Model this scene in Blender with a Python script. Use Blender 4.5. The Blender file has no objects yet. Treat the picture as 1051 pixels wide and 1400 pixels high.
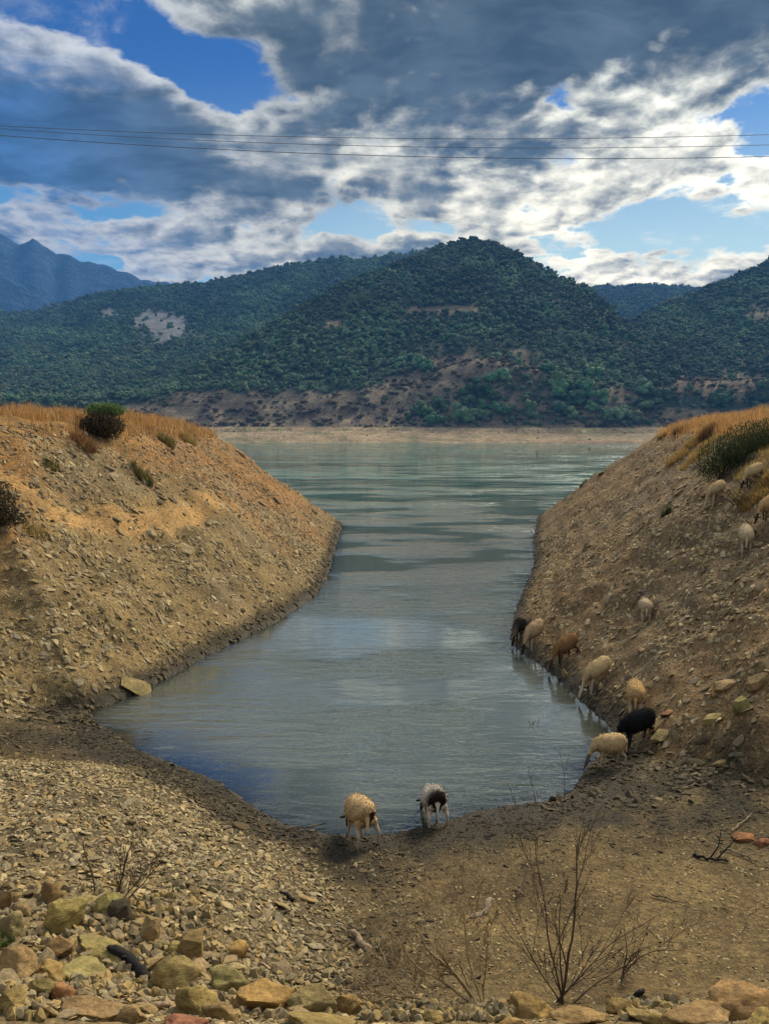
import bpy, bmesh, math, random
import numpy as np
from mathutils import Vector, Matrix, Euler

random.seed(7)
RNG = np.random.default_rng(11)
scene = bpy.context.scene
C = scene.collection

# ------------------------------------------------------------------ camera, world, sun, exposure
CAM_Z = 7.3
F = 1060.0                                   # focal length in photograph pixels (1051 x 1400)
PITCH = math.atan(110.0 / F)
cam_d = bpy.data.cameras.new('camera')
cam = bpy.data.objects.new('camera', cam_d)
C.objects.link(cam)
cam.location = (0, 0, CAM_Z)
cam.rotation_euler = (math.pi / 2 - PITCH, 0, 0)
cam_d.sensor_fit = 'VERTICAL'
cam_d.sensor_height = 24.0
cam_d.lens = 24.0 * F / 1400.0
cam_d.clip_start = 0.1
cam_d.clip_end = 40000
scene.camera = cam

SUN_AZ, SUN_EL = math.radians(38), math.radians(39)   # azimuth from +Y towards +X
SUN_DIR = Vector((math.sin(SUN_AZ) * math.cos(SUN_EL), math.cos(SUN_AZ) * math.cos(SUN_EL), math.sin(SUN_EL)))
sun_d = bpy.data.lights.new('sun', 'SUN')
sun_d.energy = 2.3
sun_d.angle = math.radians(24)
sun_d.color = (1.0, 0.86, 0.66)
sun = bpy.data.objects.new('sun', sun_d)
C.objects.link(sun)
sun.rotation_euler = (-SUN_DIR).to_track_quat('-Z', 'Y').to_euler()

scene.view_settings.view_transform = 'Standard'
scene.view_settings.look = 'None'
scene.view_settings.gamma = 1
scene.view_settings.use_curve_mapping = False
scene.view_settings.exposure = 1.25
scene.render.engine = 'CYCLES'
scene.cycles.use_denoising = True
scene.cycles.max_bounces = 6
scene.cycles.diffuse_bounces = 3
scene.cycles.glossy_bounces = 3
scene.cycles.transparent_max_bounces = 6
scene.cycles.volume_bounces = 1
scene.cycles.volume_step_rate = 1.0

world = bpy.data.worlds.new('World')
scene.world = world
world.use_nodes = True


class NT:
    """small helper to write node trees as expressions"""
    def __init__(self, tree):
        self.t = tree
        self.n = tree.nodes
        self.l = tree.links

    def node(self, typ, **kw):
        nd = self.n.new(typ)
        for k, v in kw.items():
            setattr(nd, k, v)
        return nd

    def put(self, sock, v):
        if isinstance(v, bpy.types.NodeSocket):
            self.l.new(v, sock)
        elif v is not None:
            if hasattr(sock.default_value, '__len__') and not hasattr(v, '__len__'):
                v = (v,) * len(sock.default_value)
            if hasattr(sock.default_value, '__len__') and len(sock.default_value) == 4 and len(v) == 3:
                v = (*v, 1)
            sock.default_value = v

    def m(self, op, a, b=None, c=None, clamp=False):
        nd = self.node('ShaderNodeMath', operation=op, use_clamp=clamp)
        for s, v in zip(nd.inputs, (a, b, c)):
            if v is not None:
                self.put(s, v)
        return nd.outputs[0]

    def vm(self, op, a, b=None, s=None):
        nd = self.node('ShaderNodeVectorMath', operation=op)
        self.put(nd.inputs[0], a)
        if b is not None:
            self.put(nd.inputs[1], b)
        if s is not None:
            self.put(nd.inputs['Scale'], s)
        return nd.outputs['Value'] if op in ('DOT_PRODUCT', 'LENGTH') else nd.outputs['Vector']

    def smooth(self, v, a, b, lo=0.0, hi=1.0):
        nd = self.node('ShaderNodeMapRange', interpolation_type='SMOOTHSTEP')
        self.put(nd.inputs['Value'], v)
        nd.inputs['From Min'].default_value = a
        nd.inputs['From Max'].default_value = b
        nd.inputs['To Min'].default_value = lo
        nd.inputs['To Max'].default_value = hi
        return nd.outputs[0]

    def mix(self, f, a, b, blend='MIX'):
        nd = self.node('ShaderNodeMix', data_type='RGBA', blend_type=blend)
        self.put(nd.inputs[0], f)
        self.put(nd.inputs[6], a)
        self.put(nd.inputs[7], b)
        return nd.outputs[2]

    def noise(self, vec, scale, detail=4, rough=0.55, dist=0.0, lac=2.0, color=False):
        nd = self.node('ShaderNodeTexNoise')
        if vec is not None:
            self.put(nd.inputs['Vector'], vec)
        nd.inputs['Scale'].default_value = scale
        nd.inputs['Detail'].default_value = detail
        nd.inputs['Roughness'].default_value = rough
        nd.inputs['Distortion'].default_value = dist
        nd.inputs['Lacunarity'].default_value = lac
        return nd.outputs['Color' if color else 'Fac']

    def comb(self, x, y, z):
        nd = self.node('ShaderNodeCombineXYZ')
        for s, v in zip(nd.inputs, (x, y, z)):
            self.put(s, v)
        return nd.outputs[0]


def build_world():
    w = NT(world.node_tree)
    w.n.clear()
    out = w.node('ShaderNodeOutputWorld')
    bg = w.node('ShaderNodeBackground')
    w.l.new(bg.outputs[0], out.inputs[0])
    sky = w.node('ShaderNodeTexSky', sky_type='NISHITA')
    sky.sun_disc = False
    sky.sun_elevation = SUN_EL
    sky.sun_rotation = SUN_AZ
    sky.altitude = 200
    sky.air_density = 1.0
    sky.dust_density = 0.6
    sky.ozone_density = 2.5
    tc = w.node('ShaderNodeTexCoord')
    d = tc.outputs['Generated']
    sep = w.node('ShaderNodeSeparateXYZ')
    w.l.new(d, sep.inputs[0])
    x, y, z = sep.outputs
    el = w.m('ARCSINE', z)
    az = w.m('ARCTAN2', x, y)
    zz = w.m('ADD', w.m('MAXIMUM', z, 0.0), 0.22)
    # cloud-deck coordinates: the view ray meets a flat layer
    px = w.m('DIVIDE', x, zz)
    py = w.m('DIVIDE', y, zz)
    p = w.comb(px, py, 0.0)

    def bump(u, v, su, sv, amp, rot=0.0):
        """soft mound of cloud cover round one direction (photograph pixel u, v)"""
        a0 = math.atan((u - 525.5) / F)
        e0 = math.atan((590 - v) / F)
        da = w.m('SUBTRACT', az, a0)
        de = w.m('SUBTRACT', el, e0)
        c, s = math.cos(rot), math.sin(rot)
        q1 = w.m('ADD', w.m('MULTIPLY', da, c), w.m('MULTIPLY', de, s))
        q2 = w.m('SUBTRACT', w.m('MULTIPLY', de, c), w.m('MULTIPLY', da, s))
        q1 = w.m('DIVIDE', q1, su / F)
        q2 = w.m('DIVIDE', q2, sv / F)
        r = w.m('ADD', w.m('MULTIPLY', q1, q1), w.m('MULTIPLY', q2, q2))
        return w.m('MULTIPLY', w.m('EXPONENT', w.m('MULTIPLY', r, -1.0)), amp)

    def total(lst):
        s = lst[0]
        for b in lst[1:]:
            s = w.m('ADD', s, b)
        return s

    warp = w.vm('SUBTRACT', w.noise(p, 1.6, 4, color=True), (0.5, 0.5, 0.5))
    pw = w.vm('ADD', p, w.vm('SCALE', warp, s=0.16))
    cover = total([
        bump(215, 112, 250, 34, -0.30, -0.22), bump(340, 80, 70, 40, -0.14, 0.9), bump(430, 10, 80, 26, -0.26), bump(20, 75, 80, 36, -0.16),
        bump(1000, 235, 75, 60, -0.17), bump(860, 350, 190, 34, -0.20), bump(1010, 350, 90, 60, -0.10), bump(520, 315, 190, 24, -0.16), bump(500, 212, 80, 16, -0.10),
        bump(60, 310, 170, 45, -0.10), bump(600, 160, 60, 18, 0.05), bump(560, 150, 180, 60, 0.12),
        bump(800, 70, 330, 100, 0.20), bump(90, 235, 220, 60, 0.20), bump(120, 15, 200, 40, 0.30), bump(130, 130, 240, 30, 0.10, -0.35),
        bump(450, 110, 110, 60, 0.14), bump(800, 375, 170, 11, 0.22, -0.22), bump(480, 265, 220, 40, 0.12), bump(830, 260, 120, 60, 0.08), bump(300, 340, 130, 22, 0.10),
    ])
    tone = total([
        bump(800, 55, 380, 90, 0.66), bump(90, 240, 220, 50, 0.95), bump(620, 130, 170, 50, 0.22), bump(430, 120, 60, 60, 0.22), bump(140, 18, 120, 22, 0.35),
        bump(440, 275, 110, 14, 0.28), bump(720, 235, 150, 16, 0.25), bump(560, 350, 300, 14, 0.12),
        bump(905, 165, 100, 22, -0.25), bump(890, 260, 70, 50, -0.25), bump(790, 95, 40, 30, -0.22), bump(440, 60, 70, 22, -0.30, -0.4), bump(240, 150, 120, 20, -0.30, -0.4),
        bump(430, 240, 120, 24, -0.28), bump(1030, 290, 50, 50, -0.3), bump(760, 350, 100, 22, -0.3, -0.4), bump(90, 130, 90, 30, -0.15), bump(330, 345, 120, 14, -0.15),
    ])
    def puff(v, det):
        """rounded heaps of cloud with finer heaps on them"""
        nd = w.node('ShaderNodeTexVoronoi', feature='F1', normalize=True)
        w.put(nd.inputs['Vector'], v)
        nd.inputs['Scale'].default_value = 4.6
        nd.inputs['Detail'].default_value = det
        nd.inputs['Roughness'].default_value = 0.55
        nd.inputs['Lacunarity'].default_value = 2.1
        return w.m('SUBTRACT', 1.0, nd.outputs['Distance'])
    big = w.noise(pw, 1.5, 3, 0.5)
    off = Vector((math.sin(SUN_AZ), math.cos(SUN_AZ), 0)) * 0.035
    pws = w.vm('ADD', pw, tuple(off))
    fine = w.m('ADD', w.m('MULTIPLY', w.noise(pw, 4.2, 10, 0.60), 0.62), w.m('MULTIPLY', puff(pw, 2.0), 0.38))
    fine2 = w.m('ADD', w.m('MULTIPLY', w.noise(pws, 4.2, 7, 0.60), 0.62), w.m('MULTIPLY', puff(pws, 1.0), 0.38))
    dens = w.m('ADD', w.m('ADD', w.m('MULTIPLY', fine, 0.66), w.m('ADD', w.m('MULTIPLY', big, 0.34), w.smooth(el, 0.46, 0.60, 0.0, 0.16))), cover)
    dens = w.m('ADD', w.m('SUBTRACT', dens, 0.035), w.m('MULTIPLY', w.m('SUBTRACT', fine, 0.56), 1.15))
    # the same density a little way towards the sun: lit rims and shaded undersides
    relief = w.m('SUBTRACT', fine, fine2)
    alpha = w.smooth(dens, 0.375, 0.475)
    thick = w.smooth(dens, 0.42, 0.68)
    wisp = w.noise(w.vm('MULTIPLY', pw, (1.0, 1.4, 1.0)), 3.4, 9, 0.66, 0.4)
    alpha = w.m('MAXIMUM', alpha, w.smooth(wisp, 0.50, 0.74, 0.0, 0.62))
    cosun = w.vm('DOT_PRODUCT', d, (math.sin(math.radians(27)) * math.cos(math.radians(22)), math.cos(math.radians(27)) * math.cos(math.radians(22)), math.sin(math.radians(22))))
    glow = w.smooth(cosun, 0.86, 0.998)
    wide = w.smooth(cosun, 0.70, 0.93)
    dark = w.mix(w.smooth(cosun, 0.62, 0.84), (0.018, 0.048, 0.120), (0.031, 0.038, 0.042))
    lite = w.mix(wide, (0.37, 0.37, 0.365), (0.52, 0.50, 0.41))
    lite = w.vm('SCALE', lite, s=w.m('ADD', 0.95, w.m('MULTIPLY', glow, 0.55)))
    streak = w.noise(w.vm('MULTIPLY', pw, (1.0, 1.6, 1.0)), 6.5, 8, 0.62, 0.25)
    shade = w.m('ADD', w.m('ADD', 0.24, w.m('MULTIPLY', thick, 0.34)), w.m('MULTIPLY', relief, 3.3))
    shade = w.m('ADD', w.m('ADD', shade, tone), w.m('MULTIPLY', w.m('SUBTRACT', streak, 0.5), 0.55))
    shade = w.m('SUBTRACT', shade, w.smooth(el, 0.45, 0.60, 0.0, 0.42))
    dark = w.vm('SCALE', dark, s=w.smooth(streak, 0.3, 0.72, 0.65, 1.75))
    cloud = w.mix(w.smooth(shade, -0.22, 0.95), lite, dark)
    blue = w.vm('MULTIPLY', sky.outputs[0], (0.0065, 0.018, 0.036))
    blue = w.mix(w.m('MULTIPLY', w.smooth(el, 0.44, 0.10), 0.85), blue, w.mix(wide, (0.085, 0.21, 0.33), (0.36, 0.49, 0.45)))
    col = w.mix(alpha, blue, cloud)
    col = w.vm('MULTIPLY', col, w.mix(w.smooth(el, 0.42, 0.08), (1.0, 1.0, 1.0), (1.40, 1.25, 1.03)))
    w.l.new(col, bg.inputs[0])
    bg.inputs[1].default_value = 0.95
    world.cycles.sampling_method = 'MANUAL'
    world.cycles.sample_map_resolution = 512


build_world()


# ------------------------------------------------------------------ helpers
def tag(o, label=None, cat=None, group=None, kind=None):
    if label:
        o['label'] = label
    if cat:
        o['category'] = cat
    if group:
        o['group'] = group
    if kind:
        o['kind'] = kind
    return o


def link(name, data, parent=None):
    o = bpy.data.objects.new(name, data)
    C.objects.link(o)
    if parent:
        o.parent = parent
    return o


def mesh_np(name, verts, faces, mats=(), smooth=False, cols=None):
    """mesh from numpy arrays; faces (M,3) or (M,4)"""
    verts = np.asarray(verts, dtype=np.float32)
    faces = np.asarray(faces, dtype=np.int32)
    me = bpy.data.meshes.new(name)
    k = faces.shape[1]
    me.vertices.add(len(verts))
    me.vertices.foreach_set('co', verts.ravel())
    me.loops.add(faces.size)
    me.loops.foreach_set('vertex_index', faces.ravel())
    me.polygons.add(len(faces))
    me.polygons.foreach_set('loop_start', np.arange(0, faces.size, k, dtype=np.int32))
    me.polygons.foreach_set('loop_total', np.full(len(faces), k, dtype=np.int32))
    me.polygons.foreach_set('use_smooth', np.full(len(faces), smooth, dtype=bool))
    for m in mats:
        me.materials.append(m)
    if cols:
        for nm, arr in cols.items():
            arr = np.asarray(arr, dtype=np.float32)
            if arr.ndim == 1:
                a = me.attributes.new(nm, 'FLOAT', 'POINT')
                a.data.foreach_set('value', arr)
            else:
                a = me.attributes.new(nm, 'FLOAT_VECTOR', 'POINT')
                a.data.foreach_set('vector', arr.ravel())
    me.update()
    me.validate()
    return me


_TAB = np.random.default_rng(3).random((256, 256))


def vnoise(x, y):
    xi = np.floor(x).astype(int)
    yi = np.floor(y).astype(int)
    fx = x - xi
    fy = y - yi
    fx = fx * fx * (3 - 2 * fx)
    fy = fy * fy * (3 - 2 * fy)
    a = _TAB[xi & 255, yi & 255]
    b = _TAB[(xi + 1) & 255, yi & 255]
    c = _TAB[xi & 255, (yi + 1) & 255]
    d = _TAB[(xi + 1) & 255, (yi + 1) & 255]
    return (a * (1 - fx) + b * fx) * (1 - fy) + (c * (1 - fx) + d * fx) * fy


def fbm(x, y, octv=4, gain=0.5):
    s, amp, tot = 0, 1.0, 0
    for i in range(octv):
        s = s + amp * (vnoise(x * 2 ** i + 17.3 * i, y * 2 ** i + 5.1 * i) - 0.5)
        tot += amp
        amp *= gain
    return s / tot * 2          # about -1 .. 1


def smoothstep(a, b, x):
    t = np.clip((x - a) / (b - a), 0, 1)
    return t * t * (3 - 2 * t)


def smax(a, b, k):
    h = np.clip(0.5 + 0.5 * (a - b) / k, 0, 1)
    return b * (1 - h) + a * h + k * h * (1 - h)


def smin(a, b, k):
    return -smax(-a, -b, k)


def ray(px, py):
    u = (px - 525.5) / F
    v = (700 - py) / F
    c, s = math.cos(PITCH), math.sin(PITCH)
    return np.array([u, c + v * s, -s + v * c])


def flat(px, py, z=0.0):
    d = ray(px, py)
    t = (z - CAM_Z) / d[2]
    return (d[0] * t, d[1] * t)


def seg_dist(px, py, poly, closed=True):
    n = len(poly)
    best = np.full(px.shape, 1e9)
    for i in range(n if closed else n - 1):
        x0, y0 = poly[i]
        x1, y1 = poly[(i + 1) % n]
        dx, dy = x1 - x0, y1 - y0
        t = np.clip(((px - x0) * dx + (py - y0) * dy) / (dx * dx + dy * dy + 1e-12), 0, 1)
        best = np.minimum(best, np.hypot(px - x0 - t * dx, py - y0 - t * dy))
    return best


def inside(px, py, poly):
    r = np.zeros(px.shape, bool)
    n = len(poly)
    for i in range(n):
        x0, y0 = poly[i]
        x1, y1 = poly[(i + 1) % n]
        if y0 == y1:
            continue
        c = ((y0 > py) != (y1 > py)) & (px < (x1 - x0) * (py - y0) / (y1 - y0) + x0)
        r ^= c
    return r


def sdist(px, py, poly):
    d = seg_dist(px, py, poly)
    return np.where(inside(px, py, poly), d, -d)


# ------------------------------------------------------------------ materials
def new_mat(name):
    m = bpy.data.materials.new(name)
    m.use_nodes = True
    t = NT(m.node_tree)
    bsdf = t.n['Principled BSDF']
    bsdf.inputs['Specular IOR Level'].default_value = 0.25
    return m, t, bsdf


def add_bump(t, bsdf, h, strength, dist):
    b = t.node('ShaderNodeBump')
    b.inputs['Strength'].default_value = strength
    b.inputs['Distance'].default_value = dist
    t.put(b.inputs['Height'], h)
    t.l.new(b.outputs[0], bsdf.inputs['Normal'])


def mat_simple(name, col, rough=0.8, var=0.35, scale=8.0, bump=0.3, dist=0.02, spec=0.25, coords='Object'):
    m, t, b = new_mat(name)
    tc = t.node('ShaderNodeTexCoord')
    n = t.noise(tc.outputs[coords], scale, 6, 0.65)
    f = t.smooth(n, 0.25, 0.75, 1 - var, 1 + var)
    t.put(b.inputs['Base Color'], t.vm('SCALE', col, s=f))
    b.inputs['Roughness'].default_value = rough
    b.inputs['Specular IOR Level'].default_value = spec
    if bump:
        add_bump(t, b, n, bump, dist)
    return m


def mat_tint(name, inst, rough=0.85, var=0.3, scale=6.0, bump=0.4, dist=0.02, transl=0.0, coords='Object', spec=0.2):
    """colour comes from a property of the piece itself"""
    m, t, b = new_mat(name)
    at = t.node('ShaderNodeAttribute', attribute_type='INSTANCER' if inst else 'OBJECT', attribute_name='tint')
    tc = t.node('ShaderNodeTexCoord')
    oi = t.node('ShaderNodeObjectInfo')
    v = t.vm('ADD', tc.outputs[coords], t.vm('SCALE', (13.0, 7.0, 3.0), s=oi.outputs['Random']))
    n = t.noise(v, scale, 6, 0.65)
    f = t.smooth(n, 0.25, 0.75, 1 - var, 1 + var)
    col = t.vm('SCALE', at.outputs['Vector'], s=f)
    t.put(b.inputs['Base Color'], col)
    b.inputs['Roughness'].default_value = rough
    b.inputs['Specular IOR Level'].default_value = spec
    if bump:
        add_bump(t, b, n, bump, dist)
    return m


def mat_attr(name, rough=0.9, var=0.3, scale=8.0, bump=0.4, dist=0.02, attr='col', spec=0.2):
    m, t, b = new_mat(name)
    at = t.node('ShaderNodeAttribute', attribute_type='GEOMETRY', attribute_name=attr)
    tc = t.node('ShaderNodeTexCoord')
    n = t.noise(tc.outputs['Object'], scale, 6, 0.65)
    f = t.smooth(n, 0.25, 0.75, 1 - var, 1 + var)
    t.put(b.inputs['Base Color'], t.vm('SCALE', at.outputs['Vector'], s=f))
    b.inputs['Roughness'].default_value = rough
    b.inputs['Specular IOR Level'].default_value = spec
    if bump:
        add_bump(t, b, n, bump, dist)
    return m


def mat_ground():
    m, t, b = new_mat('shore_soil')
    at = t.node('ShaderNodeAttribute', attribute_name='soil')
    wet = t.node('ShaderNodeAttribute', attribute_name='wet')
    geo = t.node('ShaderNodeNewGeometry')
    P = geo.outputs['Position']
    n1 = t.noise(P, 0.7, 6, 0.6)
    n2 = t.noise(P, 9.0, 5, 0.7)
    vo = t.node('ShaderNodeTexVoronoi')
    t.put(vo.inputs['Vector'], P)
    vo.inputs['Scale'].default_value = 16.0
    vo2 = t.node('ShaderNodeTexVoronoi')
    t.put(vo2.inputs['Vector'], P)
    vo2.inputs['Scale'].default_value = 38.0
    peb = t.m('MULTIPLY', t.m('ADD', t.node('ShaderNodeSeparateColor').outputs[0], 0.0), 1.0)
    sepc = t.node('ShaderNodeSeparateColor')
    t.l.new(vo.outputs['Color'], sepc.inputs[0])
    sepd = t.node('ShaderNodeSeparateColor')
    t.l.new(vo2.outputs['Color'], sepd.inputs[0])
    f = t.m('MULTIPLY', t.smooth(n1, 0.3, 0.7, 0.72, 1.28), t.smooth(n2, 0.25, 0.75, 0.6, 1.4))
    f = t.m('MULTIPLY', f, t.m('ADD', 0.75, t.m('MULTIPLY', sepc.outputs[0], 0.5)))
    f = t.m('MULTIPLY', f, t.m('ADD', 0.72, t.m('MULTIPLY', sepd.outputs[1], 0.56)))
    t.put(b.inputs['Base Color'], t.vm('SCALE', at.outputs['Vector'], s=f))
    t.put(b.inputs['Roughness'], t.m('SUBTRACT', 0.95, t.m('MULTIPLY', wet.outputs['Fac'], 0.25)))
    h = t.m('ADD', t.m('MULTIPLY', n2, 0.7), t.m('ADD', t.m('MULTIPLY', vo.outputs['Distance'], -0.8), t.m('MULTIPLY', vo2.outputs['Distance'], -0.5)))
    add_bump(t, b, h, 0.7, 0.03)
    return m


def mat_water():
    m = bpy.data.materials.new('lake_water')
    m.use_nodes = True
    t = NT(m.node_tree)
    t.n.clear()
    out = t.node('ShaderNodeOutputMaterial')
    geo = t.node('ShaderNodeNewGeometry')
    P = geo.outputs['Position']
    dep = t.node('ShaderNodeAttribute', attribute_name='depth')
    murk = t.node('ShaderNodeBsdfDiffuse')
    n0 = t.noise(P, 0.05, 3, 0.5)
    sepw = t.node('ShaderNodeSeparateXYZ')
    t.l.new(P, sepw.inputs[0])
    farw = t.smooth(sepw.outputs[1], 35.0, 130.0)
    t.put(murk.inputs[0], t.mix(farw, t.mix(n0, (0.085, 0.094, 0.078), (0.085, 0.108, 0.092)), t.mix(n0, (0.060, 0.150, 0.115), (0.075, 0.165, 0.130))))
    clear = t.node('ShaderNodeBsdfTransparent')
    clear.inputs[0].default_value = (0.62, 0.58, 0.42, 1)
    mixb = t.node('ShaderNodeMixShader')
    t.put(mixb.inputs[0], t.m('SUBTRACT', 1.0, t.m('EXPONENT', t.m('MULTIPLY', dep.outputs['Fac'], -4.5))))
    t.l.new(clear.outputs[0], mixb.inputs[1])
    t.l.new(murk.outputs[0], mixb.inputs[2])
    # ripples: short crests running across the inlet, gusts make patches of rougher water
    sep = t.node('ShaderNodeSeparateXYZ')
    t.l.new(P, sep.inputs[0])
    farf = t.smooth(sep.outputs[1], 22.0, 90.0)
    q1 = t.vm('MULTIPLY', P, (0.50, 1.7, 1.0))
    w1 = t.noise(q1, 1.7, 4, 0.58, 0.35)
    q2 = t.vm('MULTIPLY', P, (0.5, 1.1, 1.0))
    w2 = t.noise(q2, 0.75, 4, 0.6, 0.2)
    q3 = t.vm('MULTIPLY', P, (0.018, 0.05, 1.0))
    gust = t.smooth(t.noise(q3, 1.0, 4, 0.6), 0.44, 0.56)
    amp = t.m('ADD', 0.40, t.m('MULTIPLY', farf, t.m('ADD', -0.22, t.m('MULTIPLY', gust, 1.3))))
    near_gust = t.smooth(t.noise(t.vm('MULTIPLY', P, (0.12, 0.2, 1.0)), 1.0, 2, 0.5), 0.42, 0.58, 0.16, 1.25)
    h = t.m('ADD', t.m('MULTIPLY', w1, 0.125), t.m('MULTIPLY', t.m('MULTIPLY', w2, 0.11), farf))
    h = t.m('MULTIPLY', t.m('MULTIPLY', h, amp), near_gust)
    b = t.node('ShaderNodeBump')
    b.inputs['Strength'].default_value = 1.0
    b.inputs['Distance'].default_value = 1.0
    t.put(b.inputs['Height'], h)
    gl = t.node('ShaderNodeBsdfGlossy')
    gl.inputs['Roughness'].default_value = 0.015
    gl.inputs['Color'].default_value = (0.92, 0.97, 1.0, 1)
    t.l.new(b.outputs[0], gl.inputs['Normal'])
    fr = t.node('ShaderNodeFresnel')
    fr.inputs['IOR'].default_value = 1.75
    t.l.new(b.outputs[0], fr.inputs['Normal'])
    mx = t.node('ShaderNodeMixShader')
    t.put(mx.inputs[0], t.m('ADD', 0.06, t.m('MULTIPLY', fr.outputs[0], 0.95), clamp=True))
    t.l.new(mixb.outputs[0], mx.inputs[1])
    t.l.new(gl.outputs[0], mx.inputs[2])
    t.l.new(mx.outputs[0], out.inputs[0])
    return m


def mat_hills():
    m, t, b = new_mat('hill_soil')
    at = t.node('ShaderNodeAttribute', attribute_name='soil')
    geo = t.node('ShaderNodeNewGeometry')
    P = geo.outputs['Position']
    n = t.noise(P, 0.06, 7, 0.7)
    n2 = t.noise(P, 0.35, 5, 0.7)
    f = t.m('MULTIPLY', t.smooth(n, 0.3, 0.7, 0.7, 1.3), t.smooth(n2, 0.25, 0.75, 0.6, 1.4))
    t.put(b.inputs['Base Color'], t.vm('SCALE', at.outputs['Vector'], s=f))
    b.inputs['Roughness'].default_value = 1.0
    add_bump(t, b, t.m('ADD', n, t.m('MULTIPLY', n2, 0.4)), 0.8, 6.0)
    return m


M_GROUND = mat_ground()
M_WATER = mat_water()
M_HILLS = mat_hills()
M_STONE_I = mat_tint('gravel_stone', True, 0.85, 0.35, 9.0, 0.5, 0.01)
M_STONE_O = mat_tint('loose_stone', False, 0.85, 0.40, 7.0, 0.6, 0.02)
M_LEAF_I = mat_tint('forest_leaf', True, 0.8, 0.35, 0.9, 0.0)
M_LEAF_O = mat_tint('tree_leaf', False, 0.8, 0.35, 0.9, 0.0)
M_BARK = mat_simple('bark', (0.06, 0.045, 0.03), 0.9, 0.5, 9.0, 0.6, 0.02)
M_TWIG = mat_simple('dry_twig', (0.24, 0.175, 0.09), 0.85, 0.5, 6.0, 0.4, 0.01)
M_DARKTWIG = mat_simple('dark_twig', (0.085, 0.062, 0.036), 0.85, 0.5, 6.0, 0.4, 0.01)
M_PALEWOOD = mat_simple('weathered_wood', (0.25, 0.19, 0.12), 0.85, 0.5, 14.0, 0.7, 0.02)
M_CHAR = mat_simple('charred_wood', (0.012, 0.011, 0.010), 0.8, 0.6, 14.0, 0.9, 0.03)
M_BLADE = mat_attr('grass_blade', 0.75, 0.2, 3.0, 0)
_t = NT(M_BLADE.node_tree)
_b = _t.n['Principled BSDF']
_tr = _t.node('ShaderNodeBsdfTranslucent')
_t.l.new(_b.inputs['Base Color'].links[0].from_socket, _tr.inputs[0])
_mx = _t.node('ShaderNodeMixShader')
_mx.inputs[0].default_value = 0.5
_t.l.new(_b.outputs[0], _mx.inputs[1])
_t.l.new(_tr.outputs[0], _mx.inputs[2])
_t.l.new(_mx.outputs[0], _t.n['Material Output'].inputs[0])
M_FUR = mat_attr('short_fur', 0.9, 0.25, 30.0, 0.5, 0.01)
M_WOOL = mat_attr('wool', 1.0, 0.28, 34.0, 1.0, 0.03, spec=0.05)
M_EYE = mat_simple('dark_eye', (0.01, 0.008, 0.006), 0.2, 0, 5, 0, spec=0.5)
M_HOOF = mat_simple('hoof', (0.02, 0.017, 0.014), 0.6, 0.2, 20, 0)
M_WIRE = mat_simple('cable_metal', (0.10, 0.11, 0.13), 0.6, 0.1, 4, 0)
M_STEEL = mat_simple('mast_steel', (0.05, 0.06, 0.08), 0.6, 0.1, 4, 0)

# ------------------------------------------------------------------ the near shore: heights
SHORE_L = [flat(*p) for p in [(468, 716), (459, 745), (447, 790), (430, 815), (380, 848), (330, 873), (280, 898), (230, 925),
                              (190, 945), (150, 963), (118, 974)]]
SHORE_N = [flat(*p) for p in [(128, 988), (150, 1000), (172, 1020), (200, 1033), (250, 1052), (300, 1073), (330, 1095), (360, 1115),
                              (395, 1133), (440, 1143), (480, 1148), (540, 1143), (600, 1130), (650, 1113), (700, 1105), (750, 1098),
                              (785, 1085), (797, 1062), (805, 1050), (826, 1030)]]
SHORE_R = [flat(*p) for p in [(838, 1012), (836, 992), (815, 972), (790, 952), (762, 925), (737, 905), (712, 890), (700, 878),
                              (703, 845), (711, 820), (720, 800), (731, 770), (729, 740), (735, 706)]]
NOSE_L, NOSE_R = SHORE_L[0], SHORE_R[-1]
FAR_L = [(-150, 110), (-70, 87), (-34, 75), (-16, 68.5), (NOSE_L[0] - 5.0, NOSE_L[1] + 2.4), (NOSE_L[0] - 1.4, NOSE_L[1] + 1.2)]
FAR_R = [(NOSE_R[0] + 1.5, NOSE_R[1] + 2.0), (NOSE_R[0] + 5.5, NOSE_R[1] + 5.0), (26, 80), (50, 94), (90, 110), (150, 130)]
WATER_POLY = FAR_L + SHORE_L + SHORE_N + SHORE_R + FAR_R + [(900, 200), (900, 900), (-900, 900), (-900, 160)]
BANK_L = FAR_L + SHORE_L + [(-8.7, 19.3), (-9.7, 18.1), (-11, 15.5), (-13.5, 10), (-18, 0), (-30, -15), (-200, -20), (-200, 140)]
BANK_R = SHORE_R[1:] + FAR_R + [(200, 140), (200, 6), (20, 9.5), flat(1051, 1105, 0.3), flat(940, 1062, 0.2), flat(870, 1030, 0.1)]
MOUND = [flat(-300, 1050, 0.2), flat(0, 1046, 0.2), flat(110, 1042, 0.15), flat(210, 1050, 0.1), flat(300, 1085, 0.1), flat(360, 1122, 0.1),
         flat(410, 1150, 0.15), flat(440, 1190, 0.2), flat(470, 1250, 0.4), flat(490, 1310, 0.6), flat(490, 1370, 0.8), (-0.3, 0), (-30, 0)]


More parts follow.
